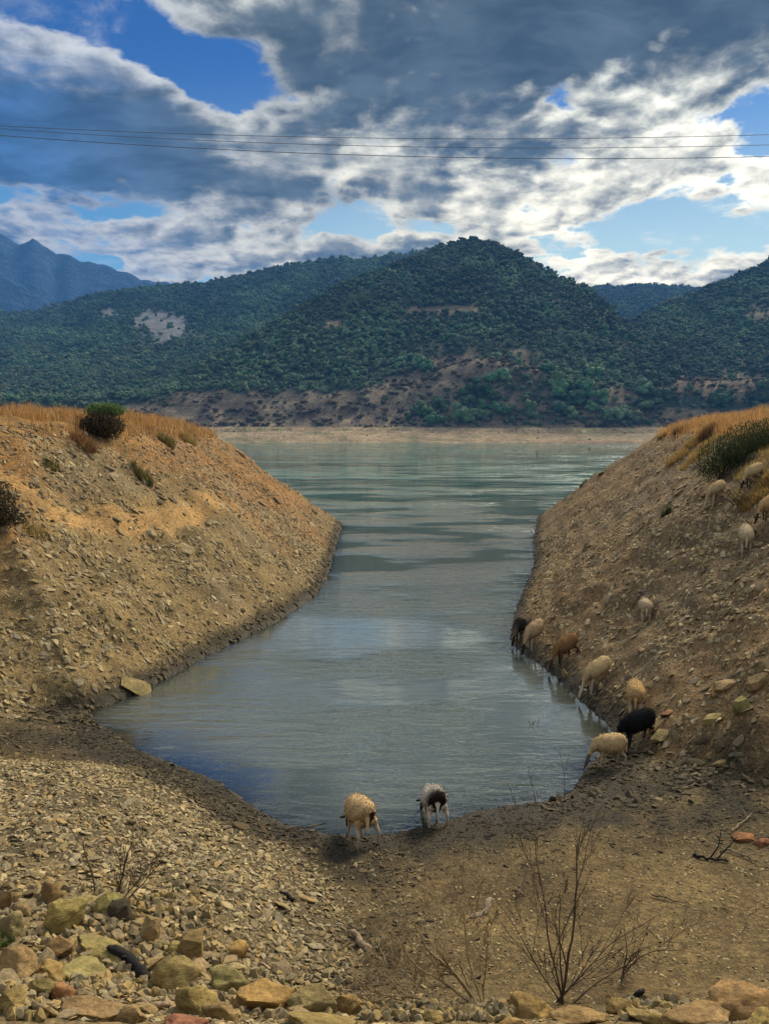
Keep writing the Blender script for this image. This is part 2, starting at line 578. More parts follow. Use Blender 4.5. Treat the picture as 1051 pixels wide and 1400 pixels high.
def heights(x, y):
    dw = sdist(x, y, WATER_POLY)            # + in the water
    big = fbm(x * 0.22, y * 0.22, 4)
    mid = fbm(x * 0.9 + 31, y * 0.9, 4)
    sml = fbm(x * 3.1 + 7, y * 3.1 + 11, 3)
    land = np.maximum(-dw, 0)
    # flat muddy head of the inlet
    zn = smin(0.13 * land + 0.012, 0.55 + 0.05 * np.clip(12 - y, 0, 6), 0.3)
    zn = zn + 0.06 * big * np.clip(land, 0, 1) + 0.03 * mid * np.clip(land, 0, 1)
    # gravel fan on the left
    dm = sdist(x, y, MOUND)
    mound = np.where(dm > 0, smin(0.30 * dm, 1.15 + 0 * dm, 0.5), 0)
    zn = zn + mound * (1 + 0.12 * big) + np.where(dm > 0, np.clip(dm, 0, 1) * 0.07 * mid, 0)
    # steep banks of the two headlands
    db = np.maximum(sdist(x, y, BANK_L), sdist(x, y, BANK_R))
    db = db + 0.45 * big * np.clip(db / 3, 0, 1) + 0.25 * mid * np.clip(db / 2, 0, 1)
    right = x > 0
    slope = np.where(right, 0.74, 0.80)
    top = np.where(right, 7.9, 7.75) + 0.25 * big + 0.22 * mid + 0.02 * np.clip(db - 10, 0, 60)
    zb = smin(slope * np.maximum(db, 0) + 0.02, top, 1.6)
    # a worn terrace path across the left bank
    rill = np.abs(fbm((x * 0.5 + y) * 0.55 + 40, (x - 0.5 * y) * 0.12, 4))
    zb = zb + np.where(db > 0, np.clip(db, 0, 1.5) * (0.09 * mid + 0.05 * sml + 0.16 * rill), 0)
    zb = zb + np.where(db > 0.3, 0.035 * np.sin(zb * 2 * np.pi / 0.62 + 2.0 * big) * np.clip(db - 0.3, 0, 1), 0)
    # embankment under the photographer
    toe = 8.3 + 0.16 * np.clip(-x - 0.3, 0, 40) + 0.06 * np.clip(x - 2, 0, 20)
    ze = np.minimum(0.8 + 0.62 * (toe - y), 5.75 + 0 * y) + 0.10 * mid + 0.05 * sml
    z = smax(smax(zn, zb, 0.25), ze, 0.25)
    z = z + 0.018 * sml * np.clip(land * 2, 0, 1)
    bed = -np.minimum(0.22 * dw, 1.0 + 0.04 * dw)
    bed = np.maximum(bed, -4.0) + 0.05 * mid * np.clip(dw, 0, 1)
    steep = -np.minimum(0.6 * np.maximum(dw, 0), 4)
    side = smoothstep(17, 22, y)
    bed = np.minimum(bed, bed * (1 - side) + np.maximum(steep, -4) * side)
    return np.where(dw > 0, np.minimum(bed, 0) - 0.01, np.maximum(z, 0.012 * np.clip(land * 8, 0, 1))), dw, db, dm


def axis(dense0, dense1, step, lo, hi, grow):
    a = list(np.arange(dense0, dense1, step))
    s, v = step, dense1
    while v < hi:
        a.append(v)
        s *= grow
        v += s
    a.append(hi)
    s, v = step, dense0
    while v > lo:
        s *= grow
        v -= s
        a.insert(0, max(v, lo))
    return np.array(a)


GX = axis(-9, 10, 0.10, -180, 180, 1.022)
GY = axis(5, 21, 0.10, -40, 150, 1.012)
XX, YY = np.meshgrid(GX, GY)
ZZ, DW, DB, DM = heights(XX, YY)


def grid_at(A, x, y):
    x = np.asarray(x, float)
    y = np.asarray(y, float)
    i = np.clip(np.searchsorted(GX, x) - 1, 0, len(GX) - 2)
    j = np.clip(np.searchsorted(GY, y) - 1, 0, len(GY) - 2)
    fx = (x - GX[i]) / (GX[i + 1] - GX[i])
    fy = (y - GY[j]) / (GY[j + 1] - GY[j])
    return (A[j, i] * (1 - fx) + A[j, i + 1] * fx) * (1 - fy) + (A[j + 1, i] * (1 - fx) + A[j + 1, i + 1] * fx) * fy


def H(x, y):
    return grid_at(ZZ, x, y)


GZY, GZX = np.gradient(ZZ, GY, GX)


def normal(x, y):
    n = np.stack([-grid_at(GZX, x, y), -grid_at(GZY, x, y), np.ones_like(np.asarray(x, float))], -1)
    return n / np.linalg.norm(n, axis=-1, keepdims=True)


_T = np.concatenate([np.linspace(2.5, 25, 3000), np.linspace(25.01, 130, 4000)])


def hit(px, py):
    """where the sight line through a photograph pixel meets the ground or water"""
    d = ray(px, py)
    X, Y, Z = d[0] * _T, d[1] * _T, CAM_Z + d[2] * _T
    g = np.maximum(H(X, Y), 0)
    k = np.argmax(Z < g)
    return float(X[k]), float(Y[k]), float(H(X[k], Y[k]))


def grid_faces(ny, nx):
    idx = np.arange(ny * nx).reshape(ny, nx)
    return np.stack([idx[:-1, :-1].ravel(), idx[:-1, 1:].ravel(), idx[1:, 1:].ravel(), idx[1:, :-1].ravel()], 1)


def lerp3(a, b, f):
    return np.asarray(a) * (1 - f[..., None]) + np.asarray(b) * f[..., None]


n_a = fbm(XX * 0.35 + 3, YY * 0.35, 4)
n_b = fbm(XX * 0.13 + 9, YY * 0.13 + 4, 3)
n_c = fbm(XX * 1.7 + 3, YY * 1.7, 4)
soil = np.zeros(XX.shape + (3,))
soil[:] = (0.130, 0.092, 0.037)                                            # brown silt of the flat
soil = lerp3(soil, (0.085, 0.056, 0.024), np.clip(smoothstep(0.0, 0.5, n_a) * 0.6 + smoothstep(0.1, 0.5, n_c) * 0.5, 0, 0.9))
soil = lerp3(soil, (0.085, 0.066, 0.034), smoothstep(-0.1, 0.4, DM))         # gravel fan, shade of the gaps between stones put into the colour
isl = (XX < 0)
bank = smoothstep(-0.1, 0.5, DB)
cl = lerp3((0.195, 0.138, 0.058), (0.26, 0.135, 0.042), smoothstep(-0.25, 0.35, n_b + 0.10 * (ZZ - 3.2)))
cl = lerp3(cl, (0.20, 0.155, 0.085), smoothstep(0.1, 0.6, n_a) * 0.7)
cr = lerp3((0.165, 0.112, 0.056), (0.215, 0.135, 0.058), smoothstep(-0.3, 0.4, n_b))
cr = lerp3(cr, (0.17, 0.125, 0.07), smoothstep(0.1, 0.6, n_a) * 0.6)
soil = soil * (1 - bank[..., None]) + np.where(isl[..., None], cl, cr) * bank[..., None]
PATH = [hit_flat for hit_flat in ((-13.2, 25.5), (-11.0, 26.5), (-9.5, 29.0), (-8.3, 32.5), (-7.9, 36.0))]
pathw = smoothstep(0.9, 0.25, seg_dist(XX, YY, PATH, False) + 0.25 * n_c)
soil = lerp3(soil, (0.36, 0.215, 0.075), pathw * 0.85)
grassy = smoothstep(6.3, 7.3, ZZ) * (YY > 20)
soil = lerp3(soil, (0.26, 0.145, 0.045), grassy * 0.8)
emb = smoothstep(0.9, 1.3, ZZ) * (YY < 10) * (DB < 0)
soil = lerp3(soil, (0.20, 0.145, 0.065), emb * 0.7)
damp = np.maximum(smoothstep(0.40, 0.0, ZZ + 0.13 * n_c + 0.10 * n_a), smoothstep(1.6, 0.7, -DW + 0.6 * n_c + 0.5 * n_a)) * (DW <= 0.3)
damp = np.where(DB > 0, damp * smoothstep(0.75, 0.15, DB + 0.2 * n_c), damp)
hollow = np.exp(-((XX + 7.9) / 2.6) ** 2 - ((YY - 17.4) / 1.3) ** 2)
damp = np.maximum(damp, hollow * 0.9)
mud_r = np.exp(-((XX - 6.0) / 3.1) ** 4 - ((YY - 14.3 + 0.15 * (XX - 6)) / 1.9) ** 4)
damp = np.maximum(damp, np.clip(mud_r * (0.92 + 0.9 * n_c), 0, 1))
gully = np.exp(-((XX + 0.1 + 0.4 * n_c) / 0.75) ** 2) * smoothstep(7.5, 9, YY) * smoothstep(13.5, 11.5, YY)
damp = np.maximum(damp, 0.75 * np.clip(gully * (0.8 + n_c), 0, 1))
soil = lerp3(soil, (0.028, 0.024, 0.014), damp * 0.95)
soil = np.where(DW[..., None] > 0.05, np.array([0.085, 0.07, 0.04]), soil)
wet = damp * smoothstep(0.3, 0.02, ZZ) 

shore = link('lake_shore', mesh_np('lake_shore', np.stack([XX, YY, ZZ], -1).reshape(-1, 3), grid_faces(*XX.shape), [M_GROUND], True,
                                   {'soil': soil.reshape(-1, 3), 'wet': wet.ravel()}))
tag(shore, 'brown stony shore and steep banks round the head of the inlet', kind='structure')

# ------------------------------------------------------------------ water
WX = axis(-14, 14, 0.2, -900, 900, 1.10)
WY = axis(12, 30, 0.2, -20, 640, 1.06)
wx, wy = np.meshgrid(WX, WY)
dep = np.where((np.abs(wx) < 175) & (wy < 145), np.maximum(-grid_at(ZZ, np.clip(wx, -179, 179), np.clip(wy, -39, 149)), 0), 4.0)
lake = link('lake_water', mesh_np('lake_water', np.stack([wx, wy, 0 * wx], -1).reshape(-1, 3), grid_faces(*wx.shape), [M_WATER], True,
                                  {'depth': dep.ravel()}))
tag(lake, 'rippled grey green water of the reservoir', kind='structure')

# ------------------------------------------------------------------ far hills (polar sheet) and mountain


def crest(table, tanaz):
    """height of a ridge line above the lake as seen from the shore, per metre of distance"""
    t = np.array(table, float)
    return np.interp(tanaz, (t[:, 0] - 525.5) / F, (590 - t[:, 1]) / F)


SIL_C = [(-900, 700), (120, 590), (190, 556), (240, 522), (300, 492), (350, 463), (400, 430), (440, 410), (480, 390), (520, 376), (560, 361), (600, 345),
         (640, 335), (680, 345), (720, 364), (760, 386), (800, 404), (830, 428), (860, 456), (900, 500), (950, 540), (1050, 590), (2500, 700)]
SIL_B = [(-2500, 520), (-600, 470), (0, 437), (60, 432), (90, 424), (150, 408), (200, 402), (290, 394), (330, 387), (380, 374), (440, 364), (490, 363), (555, 357),
         (620, 348), (700, 385), (800, 440), (900, 520), (1100, 600), (2500, 700)]
SIL_D = [(-900, 650), (500, 560), (700, 420), (780, 404), (810, 400), (870, 396), (940, 400), (1000, 404), (1200, 430), (3000, 450)]
SIL_E = [(-900, 700), (640, 600), (740, 520), (800, 475), (850, 448), (880, 430), (920, 414), (950, 404), (985, 388), (1010, 378), (1051, 355), (1150, 310), (1400, 330), (3500, 420)]
SIL_K = [(-2500, 545), (150, 548), (220, 541), (300, 531), (430, 533), (560, 528), (600, 505), (650, 492), (720, 505), (780, 520), (850, 526), (940, 520), (1051, 518), (3000, 530)]


def hill_height(tanaz, d):
    X, Y = tanaz * d, d
    g1 = fbm(X / 130.0, Y / 130.0, 5)
    g2 = fbm(X / 45.0 + 5, Y / 45.0, 4)
    sh = 514 + 10 * fbm(X / 90.0, 3.3 + 0 * X, 3)
    beach = np.where(d < sh, -0.15 * (sh - d), 0.235 * (d - sh))
    kc = crest(SIL_K, tanaz) * 615 + CAM_Z
    bankz = 9.6 + (kc - 9.6) * smoothstep(553, 618, d + 6 * g2) + 1.6 * g2 * smoothstep(550, 580, d)
    z = np.where(d < 545, np.minimum(beach, 9.7), 0)
    base = np.minimum(np.maximum(beach, -12), 9.6)
    z = np.where(d > 548, np.maximum(base, bankz), base)
    z = z + 0.25 * g2 * smoothstep(sh, sh + 10, d)
    for sil, d0, dc, z0, p, am in ((SIL_B, 640, 1650, 20, 1.15, 16), (SIL_C, 600, 960, 30, 0.92, 10), (SIL_D, 900, 2100, 20, 1.1, 14), (SIL_E, 620, 1120, 25, 1.0, 12)):
        cz = crest(sil, tanaz)
        if sil is SIL_C:
            dcc = 700 + 260 * np.exp(-((tanaz - 0.108) / 0.22) ** 2)
        elif sil is SIL_E:
            dcc = 900 + 220 * smoothstep(0.2, 0.5, tanaz)
        else:
            dcc = dc + 0 * tanaz
        zc = cz * dcc + CAM_Z
        t = np.clip((d - d0) / (dcc - d0), 0, 2.2)
        up = np.where(t < 1, np.power(np.clip(t, 0, 1), p), 1 - 0.45 * (t - 1))
        w = np.clip(t, 0, 1) * np.clip(1.05 - t, 0.06, 1) * 2.2
        zi = z0 + (zc - z0) * up + am * (g1 + 0.4 * g2) * w
        zi = np.where(t <= 0, -50, zi)
        z = np.where(d > 600, smax(z, zi, 6.0), z)
    return z


ta = np.concatenate([np.linspace(-2.25, -0.7, 60)[:-1], np.linspace(-0.7, 0.7, 420), np.linspace(0.7, 2.25, 60)[1:]])
dd = np.concatenate([np.linspace(440, 660, 110), np.linspace(662, 1200, 120), np.linspace(1208, 2600, 90)])
TA, DD = np.meshgrid(ta, dd)
HZ = hill_height(TA, DD)


def hill_at(t, d):
    i = np.clip(np.searchsorted(ta, t) - 1, 0, len(ta) - 2)
    j = np.clip(np.searchsorted(dd, d) - 1, 0, len(dd) - 2)
    fx = (t - ta[i]) / (ta[i + 1] - ta[i])
    fy = (d - dd[j]) / (dd[j + 1] - dd[j])
    return (HZ[j, i] * (1 - fx) + HZ[j, i + 1] * fx) * (1 - fy) + (HZ[j + 1, i] * (1 - fx) + HZ[j + 1, i + 1] * fx) * fy


def hill_px(t, d):
    """photograph pixel of a hill point (to know which slope it lies on)"""
    z = hill_at(t, d)
    return 525.5 + t * F, 590 - (z - CAM_Z) / d * F


def bare_mask(u, v):
    """places where the photograph shows bare ground instead of trees: 1 = bare"""
    n = fbm(u / 22.0, v / 11.0 + 40, 4)
    def e(cx, cy, rx, ry, soft=0.5):
        return smoothstep(1 + soft, 1 - soft, np.hypot((u - cx) / rx, (v - cy) / ry) + 0.8 * n + 0.5 * fbm(u / 7.0 + v / 9.0, v / 14.0 + 9, 3))
    b = e(228, 450, 36, 24) * 0.95
    b = np.maximum(b, e(160, 436, 16, 7) * 0.8)
    b = np.maximum(b, e(655, 512, 80, 28))
    b = np.maximum(b, e(575, 525, 55, 14))
    b = np.maximum(b, e(618, 428, 52, 5.5))
    b = np.maximum(b, e(455, 446, 12, 5))
    b = np.maximum(b, e(835, 540, 26, 9))
    b = np.maximum(b, e(985, 530, 75, 14))
    b = np.maximum(b, e(1030, 432, 22, 10) * 0.6)
    top = np.interp(u, [150, 200, 300, 430, 560, 640, 700, 800, 900, 1051], [560, 548, 533, 538, 530, 500, 545, 556, 560, 560])
    b = np.maximum(b, smoothstep(-4, 4, v - top + 6 * n))
    return b


U, V = hill_px(TA, DD)
bm_ = bare_mask(U, V)
hs = np.zeros(TA.shape + (3,))
hs[:] = (0.035, 0.048, 0.028)
barecol = np.zeros_like(hs)
nn = fbm(U / 25.0, V / 12.0, 4)
barecol[:] = (0.18, 0.14, 0.09)
barecol = lerp3(barecol, (0.29, 0.225, 0.135), smoothstep(0.0, 0.5, nn))
barecol = lerp3(barecol, (0.11, 0.08, 0.05), smoothstep(0.05, 0.55, -nn))
rockm = ((U < 290) & (V < 480)).astype(float)
barecol = lerp3(barecol, (0.165, 0.185, 0.20), rockm * (0.75 + 0.25 * nn))
hs = lerp3(hs, (0, 0, 0), bm_) + barecol * bm_[..., None]
bch = smoothstep(11.5, 9.4, HZ) * (DD < 575)
hs = lerp3(hs, (0.31, 0.235, 0.135), bch)
hs = lerp3(hs, (0.16, 0.17, 0.07), bch * smoothstep(0.15, 0.5, fbm(TA * 60, DD / 9.0, 3)) * 0.7)
hs = lerp3(hs, (0.24, 0.13, 0.075), bch * smoothstep(2.0, 0.2, HZ) * smoothstep(0.18, 0.22, TA) * 0.7)
hills = link('hills', mesh_np('hills', np.stack([TA * DD, DD, HZ], -1).reshape(-1, 3), grid_faces(*TA.shape), [M_HILLS], True,
                              {'soil': hs.reshape(-1, 3)}))
tag(hills, 'wooded hills rising beyond the far shore of the lake', kind='structure')

M_MOUNT = mat_simple('haze_blue_rock', (0.022, 0.045, 0.095), 1.0, 0.45, 0.012, 1.0, 60.0)  # blue of the distant haze put into the rock colour
SIL_M = [(-1500, 420), (-500, 350), (-120, 335), (0, 324), (20, 329), (40, 341), (60, 338), (75, 346), (90, 358), (105, 353), (120, 363), (150, 370),
         (185, 378), (215, 384), (240, 391), (300, 405), (420, 430), (700, 500), (1200, 560)]
SIL_M2 = [(-1500, 430), (-300, 380), (-60, 366), (0, 370), (30, 390), (60, 409), (82, 426), (140, 470), (300, 560), (1200, 600)]
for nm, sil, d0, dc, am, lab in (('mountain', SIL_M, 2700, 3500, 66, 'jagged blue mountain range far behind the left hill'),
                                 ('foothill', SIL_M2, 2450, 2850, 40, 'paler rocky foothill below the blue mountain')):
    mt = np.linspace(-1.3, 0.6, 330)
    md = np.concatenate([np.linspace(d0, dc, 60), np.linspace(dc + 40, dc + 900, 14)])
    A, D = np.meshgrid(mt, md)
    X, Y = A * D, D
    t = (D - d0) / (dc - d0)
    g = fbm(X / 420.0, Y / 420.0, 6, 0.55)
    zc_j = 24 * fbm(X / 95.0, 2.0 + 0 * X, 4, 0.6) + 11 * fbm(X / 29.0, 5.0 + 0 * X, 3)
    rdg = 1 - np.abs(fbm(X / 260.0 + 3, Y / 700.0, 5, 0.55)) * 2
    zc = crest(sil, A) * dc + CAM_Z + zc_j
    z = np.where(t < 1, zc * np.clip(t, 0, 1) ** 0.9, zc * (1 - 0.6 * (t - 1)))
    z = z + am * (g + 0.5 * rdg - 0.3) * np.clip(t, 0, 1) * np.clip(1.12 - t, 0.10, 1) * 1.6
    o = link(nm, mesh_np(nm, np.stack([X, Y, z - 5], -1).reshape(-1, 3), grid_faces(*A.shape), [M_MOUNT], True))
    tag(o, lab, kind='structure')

g0 = link('ground', mesh_np('ground', [(-6000, -900, -14), (6000, -900, -14), (6000, 4600, -14), (-6000, 4600, -14)], [(0, 1, 2, 3)],
                            [mat_simple('valley_ground', (0.12, 0.11, 0.06), 1.0, 0.3, 0.01, 0)]))
tag(g0, 'valley floor under and around the lake', kind='structure')

# air: hazy volume round everything
hz = bpy.data.materials.new('air_haze')
hz.use_nodes = True
tz = NT(hz.node_tree)
tz.n.clear()
ov = tz.node('ShaderNodeOutputMaterial')
pv = tz.node('ShaderNodeVolumePrincipled')
pv.inputs['Color'].default_value = (0.13, 0.43, 1.0, 1)
pv.inputs['Density'].default_value = 1.2e-4
pv.inputs['Anisotropy'].default_value = 0.0
tz.l.new(pv.outputs[0], ov.inputs['Volume'])
bmh = bmesh.new()
bmesh.ops.create_cube(bmh, size=1.0, matrix=Matrix.Translation((0, 1850, 465)) @ Matrix.Diagonal((12100, 5700, 961, 1)))
meh = bpy.data.meshes.new('haze')
bmh.to_mesh(meh)
meh.materials.append(hz)
tag(link('haze', meh), 'thin blue haze in the air over the valley', kind='stuff')


# ------------------------------------------------------------------ stuff scattered by geometry nodes
def variants(name, meshes):
    col = bpy.data.collections.new(name)
    for i, me in enumerate(meshes):
        o = bpy.data.objects.new('%s_kind_%02d' % (name, i), me)
        col.objects.link(o)
    return col


def scatter(name, pts, rot, scl, idx, tint, col, label):
    me = bpy.data.meshes.new(name)
    pts = np.asarray(pts, np.float32)
    me.vertices.add(len(pts))
    me.vertices.foreach_set('co', pts.ravel())
    for nm, arr in (('rot', rot), ('scl', scl), ('tint', tint)):
        a = me.attributes.new(nm, 'FLOAT_VECTOR', 'POINT')
        a.data.foreach_set('vector', np.asarray(arr, np.float32).ravel())
    a = me.attributes.new('pick', 'INT', 'POINT')
    a.data.foreach_set('value', np.asarray(idx, np.int32))
    o = link(name, me)
    ng = bpy.data.node_groups.new(name, 'GeometryNodeTree')
    ng.interface.new_socket('Geometry', in_out='INPUT', socket_type='NodeSocketGeometry')
    ng.interface.new_socket('Geometry', in_out='OUTPUT', socket_type='NodeSocketGeometry')
    N, L = ng.nodes, ng.links
    gi, go = N.new('NodeGroupInput'), N.new('NodeGroupOutput')
    ci = N.new('GeometryNodeCollectionInfo')
    ci.inputs['Collection'].default_value = col
    ci.inputs['Separate Children'].default_value = True
    ci.inputs['Reset Children'].default_value = True
    ip = N.new('GeometryNodeInstanceOnPoints')
    ip.inputs['Pick Instance'].default_value = True

    def attr(nm, typ):
        nd = N.new('GeometryNodeInputNamedAttribute')
        nd.data_type = typ
        nd.inputs['Name'].default_value = nm
        return nd.outputs['Attribute']
    L.new(gi.outputs[0], ip.inputs['Points'])
    L.new(ci.outputs[0], ip.inputs['Instance'])
    L.new(attr('pick', 'INT'), ip.inputs['Instance Index'])
    e2r = N.new('FunctionNodeEulerToRotation')
    L.new(attr('rot', 'FLOAT_VECTOR'), e2r.inputs[0])
    L.new(e2r.outputs[0], ip.inputs['Rotation'])
    L.new(attr('scl', 'FLOAT_VECTOR'), ip.inputs['Scale'])
    L.new(ip.outputs[0], go.inputs[0])
    md = o.modifiers.new('scatter', 'NODES')
    md.node_group = ng
    tag(o, label, kind='stuff')
    return o


def align_euler(nx, ny, nz, yaw, tiltx, tilty):
    """euler angles that lay a piece on a slope with normal n, spun by yaw"""
    out = np.zeros((len(yaw), 3))
    for i in range(len(yaw)):
        n = Vector((nx[i] + tiltx[i], ny[i] + tilty[i], nz[i])).normalized()
        q = Vector((0, 0, 1)).rotation_difference(n).to_matrix() @ Matrix.Rotation(yaw[i], 3, 'Z')
        out[i] = q.to_euler()
    return out


def hull_stone(name, mat, seed, sx=1.0, sy=0.7, sz=0.3, n=14, p=4.0):
    r = random.Random(seed)
    bm = bmesh.new()
    for _ in range(n):
        v = Vector((r.gauss(0, 1), r.gauss(0, 1), r.gauss(0, 1)))
        m = (abs(v.x) ** p + abs(v.y) ** p + abs(v.z) ** p) ** (1 / p)
        v = v / m * r.uniform(0.8, 1.0)
        bm.verts.new((v.x * sx * 0.5, v.y * sy * 0.5, v.z * sz * 0.5))
    bmesh.ops.convex_hull(bm, input=bm.verts)
    loose = [v for v in bm.verts if not v.link_faces]
    bmesh.ops.delete(bm, geom=loose, context='VERTS')
    me = bpy.data.meshes.new(name)
    bm.to_mesh(me)
    bm.free()
    me.materials.append(mat)
    return me


def stone_tint(n, x, y, z, pale=1.0):
    """rock colours: slate greys, tans, rusty ones on the orange bank, dark where the wet mud coats them"""
    base = np.array([(0.30, 0.235, 0.125), (0.25, 0.20, 0.12), (0.40, 0.32, 0.185), (0.20, 0.16, 0.10), (0.29, 0.205, 0.095), (0.15, 0.115, 0.065), (0.31, 0.26, 0.175)])
    k = RNG.integers(0, len(base), n)
    t = base[k] * RNG.uniform(0.60, 1.15, (n, 1)) * pale * np.array([0.90, 0.885, 0.78])
    rust = smoothstep(-0.2, 0.4, fbm(x * 0.13 + 9, y * 0.13 + 4, 3) + 0.10 * (z - 3.2)) * (x < 0) * (y > 19)
    t = t * (1 - 0.35 * rust[:, None]) + np.array([0.30, 0.18, 0.085]) * 0.35 * rust[:, None]
    dmp = np.clip(grid_at(damp, x, y), 0, 1)
    t = t * (1 - 0.80 * dmp[:, None]) + np.array([0.045, 0.036, 0.02]) * 0.55 * dmp[:, None]
    return t


STONES = [hull_stone('gravel_stone', M_STONE_I, 40 + i, 1.0, random.uniform(.5, .85), random.uniform(.16, .34), 13) for i in range(10)]
GRAVEL_COL = variants('gravel_kinds', STONES)


def gravel_field(name, n, xr, yr, keep, smin_, smax_, powr, label):
    x = RNG.uniform(*xr, n)
    y = RNG.uniform(*yr, n)
    z = H(x, y)
    dw = grid_at(DW, x, y)
    k = keep(x, y, z, dw) > RNG.random(n)
    x, y, z = x[k], y[k], z[k]
    n = len(x)
    nr = normal(x, y)
    s = smin_ + (smax_ - smin_) * RNG.random(n) ** powr
    yaw = RNG.uniform(-math.pi, math.pi, n)
    # slabs on the banks lie roughly along the fall line, lower left to upper right
    steep = nr[:, 2] < 0.9
    yaw = np.where(steep, RNG.normal(0, 0.55, n) + np.where(x > 0, 0.5, -0.5), yaw)
    tl = RNG.normal(0, 0.30, (n, 2))
    rot = align_euler(nr[:, 0], nr[:, 1], nr[:, 2], yaw, tl[:, 0], tl[:, 1])
    pts = np.stack([x, y, z + s * 0.05], -1) + nr * 0.0
    scl = np.stack([s, s * RNG.uniform(.7, 1.2, n), s * RNG.uniform(.7, 1.5, n)], -1)
    return scatter(name, pts, rot, scl, RNG.integers(0, len(STONES), n), stone_tint(n, x, y, z, 1.25), GRAVEL_COL, label)


def in_view(x, y, m=1.06):
    return np.abs(x) < (y * 0.497 * m + 0.8)


clump = lambda x, y, s: smoothstep(-0.35, 0.35, fbm(x * s + 50, y * s + 20, 4))
gravel_field('gravel', 120000, (-9.5, 0.6), (6.0, 19.5),
             lambda x, y, z, dw: in_view(x, y) * (dw < -0.02) * (0.15 + 0.85 * smoothstep(-0.25, 0.3, grid_at(DM, x, y))) * (0.45 + 0.55 * clump(x, y, 0.9)),
             0.025, 0.17, 3.4, 'loose flat gravel covering the fan at the left of the inlet')
gravel_field('gravel', 42000, (-1, 10), (6.5, 17),
             lambda x, y, z, dw: in_view(x, y) * (dw < 0.0) * (grid_at(DM, x, y) < 0.2) * (0.30 + 0.70 * clump(x, y, 1.3) ** 2),
             0.012, 0.08, 3.0, 'sparse pebbles pressed into the brown silt flat')
gravel_field('gravel', 300000, (-24, 0), (18.5, 66),
             lambda x, y, z, dw: in_view(x, y) * (dw < 0.05) * (z < 7.6) * (1 - 0.8 * grid_at(pathw, x, y)) * (0.25 + 0.75 * clump(x, y, 0.55) ** 1.5) * np.clip(1.5 * 24 / y, 0.35, 1),
             0.04, 0.32, 5.0, 'slaty scree scattered over the left bank')
gravel_field('gravel', 300000, (3, 26), (14, 70),
             lambda x, y, z, dw: in_view(x, y) * (dw < 0.05) * (z < 7.4) * (0.25 + 0.75 * clump(x, y, 0.6) ** 1.4) * np.clip(1.5 * 22 / y, 0.35, 1),
             0.04, 0.28, 5.0, 'slaty scree scattered over the right bank')

# dark rotting litter washed up along the waterline and over the mud
n_ = 60000
x, y = RNG.uniform(-9, 9.5, n_), RNG.uniform(8, 20, n_)
k = (grid_at(damp, x, y) * (0.25 + 0.75 * clump(x, y, 1.6)) > RNG.random(n_)) & (grid_at(DW, x, y) < 0.03) & (H(x, y) < 1.0) & in_view(x, y)
x, y = x[k], y[k]
n_ = len(x)
s_ = 0.03 + 0.15 * RNG.random(n_) ** 3
dk = np.array([(0.022, 0.018, 0.011), (0.035, 0.027, 0.016), (0.016, 0.014, 0.010), (0.06, 0.047, 0.028)])
scatter('litter', np.stack([x, y, H(x, y) + 0.006], -1), np.stack([RNG.normal(0, .2, n_), RNG.normal(0, .2, n_), RNG.normal(0, .8, n_)], -1), np.stack([s_, s_ * .45, s_ * .5], -1),
        RNG.integers(0, len(STONES), n_), dk[RNG.integers(0, 4, n_)], GRAVEL_COL, 'dark rotting litter washed up along the waterline')

# larger stones one can pick out singly: pieces of the shore
PIECES = [hull_stone('stone', M_STONE_O, 300 + i, 1.0, random.uniform(.5, .9), random.uniform(.2, .5), 20, 5.0) for i in range(8)]


def lay_stone(me, x, y, s, yaw, tint, parent, name='stone', tilt=0.25, sink=0.1, sc=(1, 1, 1)):
    n = normal(np.array([x]), np.array([y]))[0]
    n = Vector((n[0] + random.gauss(0, tilt), n[1] + random.gauss(0, tilt), n[2])).normalized()
    o = link(name, me, parent)
    q = Vector((0, 0, 1)).rotation_difference(n).to_matrix() @ Matrix.Rotation(yaw, 3, 'Z')
    o.rotation_euler = q.to_euler()
    o.scale = (s * sc[0], s * sc[1], s * sc[2])
    o.location = (x, y, float(H(x, y)) + s * sink)
    o['tint'] = [float(c) for c in tint]
    return o


def stone_spots(n, u0, u1, v0, v1, ok):
    out = []
    tries = 0
    while len(out) < n and tries < n * 30:
        tries += 1
        u, v = random.uniform(u0, u1), random.uniform(v0, v1)
        x, y, z = hit(u, v)
        if z > 0.03 and ok(u, v, x, y, z):
            out.append((x, y, z))
    return out


spots = stone_spots(130, 0, 500, 1090, 1385, lambda u, v, x, y, z: grid_at(DM, x, y) > 0.3)
spots += stone_spots(85, 700, 1051, 640, 1100, lambda u, v, x, y, z: x > 0 and z < 7 and grid_at(DB, x, y) > 0.2)
spots += stone_spots(65, 0, 440, 610, 960, lambda u, v, x, y, z: z < 7.2 and grid_at(DB, x, y) > 0.2)
sx_ = np.array([p[0] for p in spots]); sy_ = np.array([p[1] for p in spots]); sz_ = np.array([p[2] for p in spots])
tints = stone_tint(len(spots), sx_, sy_, sz_, 1.1)
for i, (x, y, z) in enumerate(spots):
    sz = random.uniform(0.010, 0.022) * math.hypot(y, CAM_Z) * (1.0 if y < 17 else 0.70)
    lay_stone(random.choice(PIECES), x, y, sz, random.uniform(-3, 3) if y < 17 else (0.5 if x > 0 else -0.5) + random.gauss(0, .5), tints[i], shore,
              tilt=0.22, sc=(1.15, 0.9, random.uniform(.6, 1.0)))


